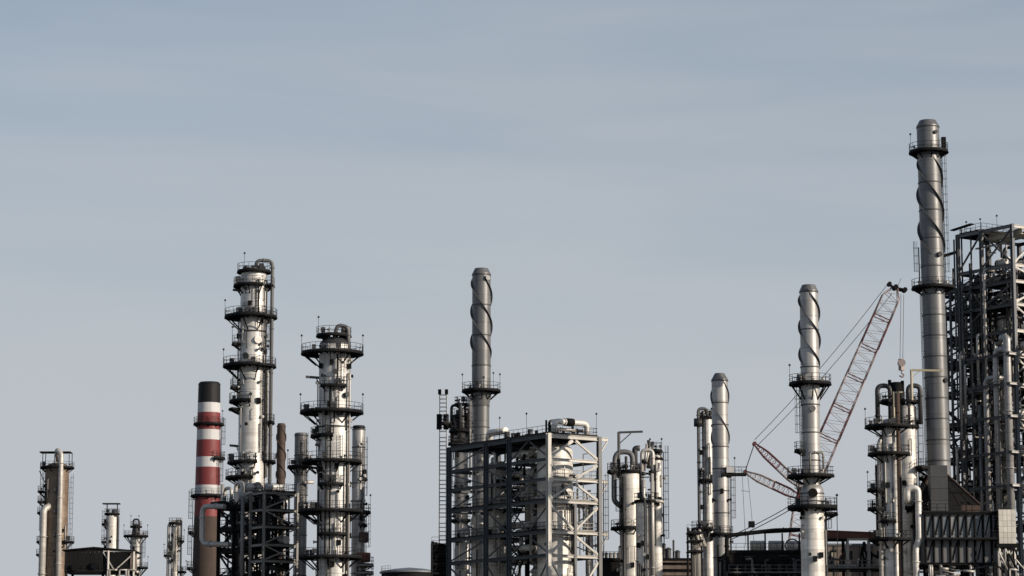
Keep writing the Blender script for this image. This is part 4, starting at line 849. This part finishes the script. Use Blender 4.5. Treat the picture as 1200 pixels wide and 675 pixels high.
t.add('girder', MB().ibeam((xa, -.3, t.z(625)), (xb, -.3, t.z(628)), .5, .85, .08), 'rust_red'); t.add('girder', MB().ibeam((xa, 5, t.z(625)), (xb, 5, t.z(628)), .5, .8), 'rust_red')
t.add('beam', MB().ibeam((xa, 0, t.z(633)), (t.x(993, 633), 0, t.z(633)), .3, .4), 'steel'); t.add('beam', MB().ibeam((t.x(993, 633), 0, t.z(632)), (t.x(1018, 633), 0, t.z(632)), .3, .35), 'frame_pale'); t.add('beam', MB().ibeam((t.x(1018, 633), 0, t.z(633)), (xb, 0, t.z(633)), .3, .4), 'steel')
o = t.add('deck', MB().box(xa, xb, -.8, 5.4, t.z(668), t.z(666.5)), 'steel'); t.add('handrail', MB().rails([(xa, -.75, t.z(666.5)), (xb, -.75, t.z(666.5))], r=.05), 'rail_pale', o); t.add('handrail', MB().rails([(xa, 5.3, t.z(666.5)), (xb, 5.3, t.z(666.5))]), 'rail', o)
for k in range(5): t.add('pipe', MB().tube([(xa, .6 + k * .9, t.z(666) + .35), (xb, .6 + k * .9, t.z(666) + .35)], .16 + .04 * (k % 3), 8), ('pipe', 'pipe_dark')[k % 2])
for k in range(16): xx = t.rg.uniform(xa, xb); z_ = t.z(666.5); q = MB().tube([(xx, 1.2, z_), (xx, 1.2, z_ + t.rg.uniform(.8, 2.6)), (xx + .9, 1.2, z_ + t.rg.uniform(.8, 2.6))], t.rg.uniform(.08, .22), 8, .3); t.add('pipe', q, t.rg.choice(('pipe', 'pipe_dark', 'steel', 'rust')))
t.add('brace', MB().beam((t.x(1007, 660), -.2, t.z(665)), (t.x(1010, 645), -.2, t.z(642)), .2, .2).beam((t.x(1013, 660), -.2, t.z(665)), (t.x(1010, 645), -.2, t.z(641)), .2, .2), 'steel')
for k in range(3): t.add('conduit', MB().beam((t.x(977 + 2 * k, 640), -.5, t.z(690)), (t.x(977 + 2 * k, 640), -.5, t.z(604 if k == 2 else 640)), .08, .08), 'rail_pale')
t = low_block('control_building', 'brown-panelled low building seen through the pipe bridge', 962, 1046, 637, 424, 'brown_wall', 13, 10, 'blue_sheet', rail=False)
for k in range(4): xx = t.x0 + 1.2 + k * 2.4; o = t.add('window', MB().box(xx, xx + 1.1, -.04, .02, t.zr - 2.4, t.zr - 1.1), 'yellow' if k == 0 else 'steel')
for k in range(6): t.add('wall_rib', MB().box(t.x0 + k * 1.9, t.x0 + k * 1.9 + .12, -.1, -.02, 0, t.zr - .35), 'rust')

# ================================================================== right pair of columns with many platforms
t = T('distillation_column', 'dark-topped column with stacked platforms, left one of the right pair', 'column', 1042.6, 570, 382)
r = t.m(8.6); zt = t.z(495); shell(t, 0, zt, r, r, 'clad', 2.0); dome(t, zt, r, 'clad_stain')
for py, ro, a0, a1, j in ((500, 28, -150, 60, 8), (532, 25, -150, 75, 6), (574, 26.5, -130, -40, 3), (596, 26.5, -130, -45, 3), (632, 26, -160, 60, 8), (611, 15, -80, 20, 3)): platform(t, t.z(py), r, t.m(ro), a0, a1, brk=.5, junk=j, lamps=(-88,) if py in (574, 500) else ())
pipe(t, [(-t.m(12), -.4, 0), (-t.m(12), -.4, t.z(520)), (-t.m(9), -.2, t.z(514))], .32, 'pipe'); pipe(t, [(-t.m(15), .2, t.z(640)), (-t.m(15), .2, t.z(545))], .2, 'pipe_dark')
pipe(t, [(t.m(5), -r - .2, 0), (t.m(5), -r - .2, t.z(520))], .28, 'clad_pale'); pipe(t, [(t.m(10), -r - .1, 0), (t.m(10), -r - .1, t.z(462))], .3, 'rust'); pipe(t, [(t.m(11.5), -1.4, 0), (t.m(11.5), -1.4, t.z(560))], .14, 'steel')
for a, ya, yb in ((-60, 532, 500), (-75, 574, 532), (-75, 596, 574), (-70, 632, 596), (35, 632, 540)): ladder(t, a, r, t.z(ya), t.z(yb))
smallwork(t, r, t.z(670), t.z(500), 26)
t = T('distillation_column', 'bright column with big inverted-U pipe, right one of the right pair', 'column', 1064.2, 570, 388)
r = t.m(11.0); zt = t.z(478); shell(t, 0, zt, r, r, 'clad_pale', 2.0); dome(t, zt, r, 'clad_stain')
platform(t, t.z(470.5), r * .3, t.m(31), -170, -50, brk=.3, junk=7); platform(t, t.z(470.5), r * .5, t.m(15), -50, 170, brk=.3, junk=6); platform(t, t.z(500), r, t.m(14.5), -20, 170, brk=.4, junk=4); platform(t, t.z(596), r, t.m(20), -20, 120, brk=.4, junk=4)
xl, xr = t.x(1027, 460), t.x(1042, 460)
for a, b, h in ((xl, xr, 453), (t.x(1063, 460), t.x(1077, 460), 453)): pipe(t, [(a, -1, t.z(500)), (a, -1, t.z(h)), (b, -1, t.z(h)), (b, -1, t.z(498))], .34, 'pipe_dark', .9)
for px, top in ((1042, 446), (1057, 447), (1050, 449)): q = MB().tube([(t.x(px, 470), -.8, t.z(497)), (t.x(px, 470), -.8, t.z(top))], .24 if px != 1050 else .75, 12); t.add('vent_pipe', q, 'steel')
t.add('overhead_drum', MB().lathe([(.01, t.z(500)), (.95, t.z(496)), (.95, t.z(456)), (.7, t.z(451)), (.01, t.z(449))], (t.x(1050, 470), .1), 16), 'steel')
xg = t.x(1064.5, 450); t.add('davit', MB().beam((xg, -3.2, t.z(472)), (xg, -3.2, t.z(436.5)), .26, .26).beam((xg, -3.2, t.z(437)), (t.x(1100, 437), -3.2, t.z(437.8)), .26, .28).beam((xg, -3.2, t.z(446)), (t.x(1074, 437), -3.2, t.z(438)), .1, .1), 'yellow')
t.add('davit', MB().beam((t.x(1045, 470), -2, t.z(505)), (t.x(1045, 470), -2, t.z(462)), .22, .22).beam((t.x(1044, 470), -2, t.z(462)), (t.x(1056, 470), -2, t.z(461.5)), .22, .22), 'yellow')
x1, x2 = P(1063.5, 600, 382).x - t.bx, P(1076.5, 600, 382).x - t.bx
pipe(t, [(.2, -1.0, t.z(590)), (x1, -5.8, t.z(590)), (x1, -6.0, t.z(576)), (x2, -6.0, t.z(576)), (x2, -6.0, t.z(636)), (x2 - .5, -6.0, t.z(646)), (x2 - .5, -6.0, 0)], .44, 'clad', 1.2)
pipe(t, [(t.m(-2), -r - .5, 0), (t.m(-2), -r - .5, t.z(634)), (t.m(-6), -r - .2, t.z(632))], .3, 'clad_pale'); pipe(t, [(t.m(4), -r - .3, 0), (t.m(4), -r - .3, t.z(605))], .2, 'pipe_dark'); nozzle(t, t.z(645), 20, r, .3, .3)
for a, ya, yb in ((70, 596, 500), (60, 500, 470)): ladder(t, a, r, t.z(ya), t.z(yb))
smallwork(t, r, t.z(672), t.z(505), 24)
t.add('cable_tray', MB().beam((t.x(1040, 671), -3, t.z(671)), (t.x(1100, 671), -3, t.z(672)), .5, .3), 'frame_pale')

# ================================================================== tallest stack
t = T('stack', 'tallest dark grey stack with spiral fins and two ring platforms, right side', 'stack', 1102, 490, 388)
r = t.m(13.6); rt = t.m(13.3)
shell(t, 0, t.z(345), r * 1.01, r, 'stack', 2.9); shell(t, t.z(345), t.z(149), r, rt, 'stack', 4.0); stack_mouth(t, t.z(149), rt, 'stack', .74, .75)
strake(t, t.z(300), t.z(186), r, rt, t.m(126), 3, .36, .1, ph=15, m='steel_mid')
platform(t, t.z(178), rt, t.m(23.5), 0, 360, brk=.6, lamps=(-75,), junk=4); platform(t, t.z(337), r, t.m(25.5), 0, 360, brk=.5, junk=5)
platform(t, t.z(548), r, t.m(30), -140, -50, brk=.5, lamps=(-80, -90)); platform(t, t.z(560), r, t.m(24), -150, -60, brk=.4)
t.add('floodlight', MB().box(rt + .2, rt + .8, -.9, -.2, t.z(176), t.z(162)), 'steel'); nozzle(t, t.z(300), 28, r, .28, .2, m='black'); nozzle(t, t.z(157), 30, rt, .2, .12, m='black'); nozzle(t, t.z(447), 40, r, .25, .1, m='black')
ladder(t, -88, r, t.z(337), t.z(290)); ladder(t, 100, rt, t.z(337), t.z(178)); ladder(t, -80, r, t.z(548), t.z(345), cage=False)
t.e.rotation_euler = (0, R(-0.55), 0)

# ================================================================== furnace under the tallest stack
t = T('furnace', 'dark fired heater with rusty pyramid hood and panelled box, bottom right', 'furnace', 1113, 600, 381.5)
x0, x1 = t.x(1084, 610), t.x(1171, 610); dy = 12.5; zb, zt = t.z(662), t.z(602)
for xx in [x0 + (x1 - x0) * k / 4 for k in range(5)]:
    for yy in (.4, dy - .4): t.add('column', MB().ibeam((xx, yy, 0), (xx, yy, zb), .5, .5), 'steel')
t.add('floor_slab', MB().box(x0, x1, 0, dy, zb, zb + .3), 'steel')
n = 9
for i in range(n):
    a, b = x0 + (x1 - x0) * i / n, x0 + (x1 - x0) * (i + 1) / n
    for za, zc_, m in ((t.z(630) + .03, zt - .05, 'white_shade' if i % 4 == 3 else 'blue_sheet'), (zb + .33, t.z(633), 'steel_grey')):
        t.add('wall_panel', MB().box(a + .04, b - .04, .1, .3, za, zc_), m)
        if m != 'steel_grey' or i % 3 == 0: t.add('panel_brace', MB().beam((a + .3, .06, za + .3), (b - .25, .06, zc_ - .3), .08, .2), 'steel')
    t.add('buckstay', MB().ibeam((a, 0.0, zb), (a, 0.0, zt), .22, .24), 'steel')
t.add('buckstay', MB().ibeam((x1, 0, zb), (x1, 0, zt), .22, .24), 'steel')
for y in (602, 631.5, 661): t.add('girder', MB().ibeam((x0 - .2, -.22, t.z(y)), (x1 + .2, -.22, t.z(y)), .22, .3), 'steel')
for xx in (x0, x1 - .2): t.add('side_wall', MB().box(xx, xx + .2, .35, dy, zb + .3, zt), 'grey_panel')
t.add('rear_wall', MB().box(x0 + .25, x1 - .25, dy - .2, dy, zb + .3, zt), 'dark_sheet'); t.add('roof', MB().box(x0 - .1, x1 + .1, .05, dy + .1, zt + .002, zt + .25), 'steel')
# hood: a truncated roof that narrows to the stack
hx0, hx1, pk0, pk1 = t.x(1076, 590), t.x(1151, 590), t.x(1097, 553), t.x(1115, 553); zh, zp = t.z(591), t.z(551)
yn, yf = 1.5, dy - .5; cy = 6.5
B = [(hx0, yn, zh), (hx1, yn, zh), (hx1, yf, zh), (hx0, yf, zh)]; K = [(pk0, cy - 1.2, zp), (pk1, cy - 1.2, zp), (pk1, cy + 1.2, zp), (pk0, cy + 1.2, zp)]
for i in range(4):
    a, b, c_, d_ = [Vector(q) for q in (B[i], B[(i + 1) % 4], K[(i + 1) % 4], K[i])]
    ns = 6 if i in (0, 2) else 4
    for k in range(ns):
        f0, f1 = k / ns + .006, (k + 1) / ns - .006; p = [a.lerp(b, f0), a.lerp(b, f1), d_.lerp(c_, f1), d_.lerp(c_, f0)]
        nrm = (p[1] - p[0]).cross(p[3] - p[0]).normalized() * .12
        t.add('hood_plate', MB().quadbox([q - nrm for q in p] + p), 'rust' if i == 1 else 'dark_sheet')
    t.add('hood_rib', MB().beam(b, c_, .28, .28), 'rust')
sx0, sx1 = t.x(1091, 570), t.x(1111, 570)
for k in range(4): t.add('shaft_panel', MB().box(sx0, sx1, .2, 2.6, zt + .26 + (t.z(547) - zt) * k / 4, zt + .22 + (t.z(547) - zt) * (k + 1) / 4), 'steel_mid')
t.add('handrail', MB().rails([(sx0 - 1.5, .2, zt + .26), (sx1 + 2.5, .2, zt + .26)]), 'rail')
t.add('hood_skirt', MB().box(hx0, hx1 - 2.6, yn, yf, zt + .25, zh - .02), 'dark_sheet'); t.add('hood_skirt', MB().box(hx1 - 2.58, hx1, yn, yf, zt + .25, zh - .02), 'rust')
for py in (560, 575): t.add('hood_rib', MB().beam(Vector(B[0]).lerp(Vector(K[0]), (590 - py) / 37) - Vector((0, .1, 0)), Vector(B[1]).lerp(Vector(K[1]), (590 - py) / 37) - Vector((0, .1, 0)), .18, .18), 'steel')
o = t.add('walkway', MB().box(x0, x1, -1.4, -.4, t.z(632) - .12, t.z(632)), 'steel'); t.add('handrail', MB().rails([(x0, -1.35, t.z(632)), (x1, -1.35, t.z(632))]), 'rail', o)
for k in range(10): xx = t.rg.uniform(x0, x1); t.add('burner_pipe', MB().tube([(xx, -.6, t.z(690)), (xx, -.6, t.z(664)), (xx, .4, t.z(662))], .2, 8, .4), t.rg.choice(('pipe', 'pipe_dark', 'rust')))
for k in range(22): xx = t.rg.uniform(x0, x1 + 1); z_ = t.z(t.rg.uniform(664, 676)); t.add('pipe', MB().tube([(xx, -1, z_), (xx + t.rg.uniform(.8, 3), -1, z_ + t.rg.uniform(-.6, .6))], t.rg.uniform(.08, .2), 8), t.rg.choice(('pipe', 'pipe_dark', 'pipe_dark')))
q = MB(); [lamp(q, Vector((t.x(px, 600), .3, zt + .25)), 2.2) for px in (1153, 1160)]; t.add('lamp_post', q, 'rail'); t.add('handrail', MB().rails([(t.x(1150, 600), .3, zt + .25), (x1, .3, zt + .25)]), 'rail')
wx0, wx1 = t.x(1170.5, 610), t.x(1190.5, 610)
t = T('duct_box', 'bright white panelled duct box at the right end of the furnace', 'duct', 1180.5, 615, 380)
w = t.m(10); zb, zt = t.z(637), t.z(597)
for i in range(4):
    for j in range(6):
        za, zc_ = zb + (zt - zb) * j / 6, zb + (zt - zb) * (j + 1) / 6; a, b = -w + 2 * w * i / 4, -w + 2 * w * (i + 1) / 4
        t.add('panel', MB().box(a + .015, b - .015, 0, .12, za + .015, zc_ - .015), 'white_panel')
t.add('casing', MB().box(-w + .02, w - .02, .08, 5, zb + .01, zt - .01), 'white_panel')
for j in range(12): t.add('louvre', MB().box(-w - .35, -w, .2, 3.5, zb + (zt - zb) * (j + .1) / 12, zb + (zt - zb) * (j + .55) / 12), 'steel')
t.add('base_frame', MB().box(-w - .4, w + .3, -.2, 5.2, zb - .5, zb), 'steel')
for xx in (-w, w - .3):
    for yy in (.2, 4.6): t.add('leg', MB().ibeam((xx, yy, 0), (xx, yy, zb - .5), .3, .3), 'frame_pale')
t.add('brace', MB().beam((-w, 0, t.z(662)), (w, 0, zb - .6), .2, .2), 'frame_pale'); t.add('brace', MB().beam((w, .02, t.z(664)), (-w, .02, t.z(646)), .18, .18), 'frame_pale')
for k in range(12): xx = t.rg.uniform(-w - 1, w + 2); t.add('pipe', MB().tube([(xx, -.7, t.z(690)), (xx, -.7, t.z(t.rg.uniform(640, 668))), (xx + 1.2, -.7, t.z(668))], t.rg.uniform(.08, .2), 8, .3), t.rg.choice(('pipe', 'pipe_dark', 'steel')))

# ================================================================== tall dark process structure at the right edge
t = T('process_structure', 'tall open steel structure crammed with pipes and decks at the right edge', 'steel frame', 1191, 450, 412)
us, vv = [0, 6.5, 11.5, 17.5], [0, 6.5, 13.0]
rows = (800, 750, 700, 650, 610, 569, 530, 488, 450, 415, 385, 354, 327, 308, 262.5); lv = [t.z(y) for y in rows]
top = {0: 14, 6.5: 14, 11.5: 14, 17.5: 12}
for u in us:
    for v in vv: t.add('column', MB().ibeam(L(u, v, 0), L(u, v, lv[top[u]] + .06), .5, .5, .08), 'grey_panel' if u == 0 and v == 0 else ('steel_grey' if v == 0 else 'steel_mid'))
for k, z in enumerate(lv):
    uu = us if k <= 12 else us[:3]; m = 'steel_mid' if k not in (14, 13, 8, 7, 6, 5) else 'steel_grey'
    for v in vv:
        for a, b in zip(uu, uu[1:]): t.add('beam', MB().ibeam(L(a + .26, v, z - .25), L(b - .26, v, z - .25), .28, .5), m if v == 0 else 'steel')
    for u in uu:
        for a, b in zip(vv, vv[1:]): t.add('beam', MB().ibeam(L(u, a + .26, z - .25), L(u, b - .26, z - .25), .28, .48), 'frame_pale' if u == 0 else 'steel')  # right-face beams paler than the rest: sunlight put into their colour
for k in range(3, 15):
    za, zb = lv[k - 1], lv[k] - .5
    for i in range(3 if k <= 12 else 2):
        A_ = lambda z, i=i: L(us[i], 0, z); B_ = lambda z, i=i: L(us[i + 1], 0, z)
        kind = 'X' if k == 14 and i == 0 else t.rg.choice('/\\AV/\\')
        if k >= 12 or t.rg.random() < .6: brace_bay(t, kind, A_, B_, za, zb, 'steel_mid', .22)
        if t.rg.random() < .5: brace_bay(t, t.rg.choice('/\\'), lambda z, i=i: L(us[i], 13, z), lambda z, i=i: L(us[i + 1], 13, z), za, zb, 'steel', .24)
    brace_bay(t, '/\\'[k % 2], lambda z: L(0, .1, z), lambda z: L(0, 6.4, z), za, zb, 'frame_pale', .26)  # right-face braces get the same painted-in sunlight
    if k <= 12: brace_bay(t, 'X', lambda z: L(17.5, 0, z), lambda z: L(17.5, 6.5, z), za, zb, 'steel', .22)
for k in range(3, 13):
    uvdeck(t, lv[k] + .1, 6.6, 17.4, .2, 5.2 if k % 2 else 3.0, rail=True)
    if k in (12, 11, 9): uvdeck(t, lv[k] + .1, .2, 6.4, 2.5, 8, rail=True)
    else: uvdeck(t, lv[k] + .1, .2, 6.4, 6.7, 9.5, rail=True)
uvdeck(t, lv[14] + .1, 6.6, 11.4, .2, 6, rail=True)
for a, b in ((.6, 1.6), (3.0, 4.0)): t.add('crane_beam', MB().ibeam(L(-1.5, a, lv[14] - 1.2), L(6.4, b, lv[14] - 1.2), .5, .9, .1), 'yellow')
fill(t, 6.8, 17, .5, 12.5, lv[3], lv[12], 230, ('pipe_dark', 'steel', 'steel_grey', 'steel_mid', 'steel_grey', 'pipe'), .06, .22, .55)
fill(t, .5, 6.5, 1, 12.5, lv[3], lv[13], 130, ('pipe_dark', 'steel_grey', 'steel_mid', 'pipe', 'steel_grey'), .06, .24, .45)
fill(t, .5, 17, .3, 9, lv[3], lv[12], 150, ('pipe_dark', 'steel', 'steel_mid', 'steel_grey', 'pipe'), .05, .12, .4)
fill(t, 1, 11, .6, 8, lv[12], lv[14] - 1, 26, ('pipe_dark', 'steel', 'pipe', 'steel_mid'), .1, .3, .35)
drums(t, 1, 16, 1.5, 11, [z + .2 for z in lv[3:13]], 34, ('clad', 'steel_mid', 'steel_grey', 'clad_stain')); drums(t, 1, 10, 1.5, 6, [lv[12] + .2, lv[13] + .2], 8)
for u, v, ya, yb, r_, m in ((3.4, -.7, 700, 408, .46, 'stack_pale'), (5.6, -.7, 700, 440, .4, 'stack_pale'), (.9, -.8, 700, 395, .6, 'stack_pale'), (7.2, -.5, 690, 470, .28, 'steel_grey'), (-1.6, 1.0, 700, 405, .6, 'pipe'), (-1.2, 3.4, 700, 430, .45, 'clad_stain'), (8.6, -.4, 600, 300, .2, 'pipe_dark'), (13.0, -.4, 560, 330, .22, 'steel_mid'), (14.0, -.4, 620, 345, .15, 'steel_mid'), (15.2, -.4, 600, 340, .2, 'pipe_dark'), (16.4, -.4, 560, 300, .16, 'steel_mid'), (10.4, -.4, 620, 320, .18, 'steel_mid'), (11.9, -.4, 500, 268, .14, 'steel_mid')):
    pts = [L(u, v, t.z(ya)), L(u, v, t.z(yb))]
    if r_ >= .4: pts.append(L(u - (2.2 if u > 3 else -1.2), v, t.z(yb))); pts.append(L(u - (2.2 if u > 3 else -1.2), v + 1.6, t.z(yb)))
    pipe(t, pts, r_, m)
for k in range(9): u_ = t.rg.uniform(3, 17); a_ = t.rg.uniform(420, 640); b_ = a_ - t.rg.uniform(50, 140); pipe(t, [L(u_, -.45 - .2 * (k % 3), t.z(a_)), L(u_, -.45 - .2 * (k % 3), t.z(b_)), L(u_, 1.4, t.z(b_))], t.rg.uniform(.1, .24), t.rg.choice(('stack_pale', 'pipe', 'steel_grey', 'clad_stain')))
for k in (9, 8, 7, 6, 5):
    t.add('pipe_support', MB().ibeam(L(-.3, -1.3, lv[k]), L(9, -1.3, lv[k]), .25, .4), 'steel_mid'); t.add('outrigger', MB().ibeam(L(-.3, -1.6, lv[k]), L(-.3, 4, lv[k]), .25, .36).beam(L(-.3, 3, lv[k] - .2), L(-.3, .4, lv[k] - 2.6), .18, .18), 'stack_pale')
for k in range(4, 13): stair(t, L(8 + 3 * (k % 2), 12.2, lv[k - 1] + .1), L(11 - 3 * (k % 2), 12.2, lv[k] + .1), .9)
for u, h in ((11.5, 255), (9.5, 258), (7.5, 262), (13.5, 300), (15.5, 286)): t.add('vent_pipe', MB().tube([L(u, .8, lv[12]), L(u, .8, t.z(h))], .13, 8), 'steel_mid')
t.add('canopy', MB().beam(L(13.2, .5, t.z(255)), L(8.8, .5, t.z(252)), .8, .16), 'steel'); t.add('top_beam', MB().ibeam(L(11.5, .2, t.z(282)), L(17.8, .2, t.z(286)), .3, .4), 'steel')
q = MB(); [lamp(q, L(u, .4, lv[14] + .1), 1.6) for u in (7, 3.5, 10)]; t.add('lamp_post', q, 'rail')
t = T('process_vessel', 'tall dark grey vessel standing inside the right edge structure', 'vessel', 1150, 500, 424)
r = t.m(11); shell(t, 0, t.z(335), r, r, 'steel_mid', 2.2); dome(t, t.z(335), r, 'steel_mid'); smallwork(t, r, t.z(600), t.z(340), 40)
t = T('process_vessel', 'narrow pale vessel glimpsed through the right edge structure near its corner', 'vessel', 1178, 500, 421)
r = t.m(6); shell(t, 0, t.z(372), r, r, 'clad_stain', 2.2); dome(t, t.z(372), r, 'clad_stain'); smallwork(t, r, t.z(600), t.z(380), 20)
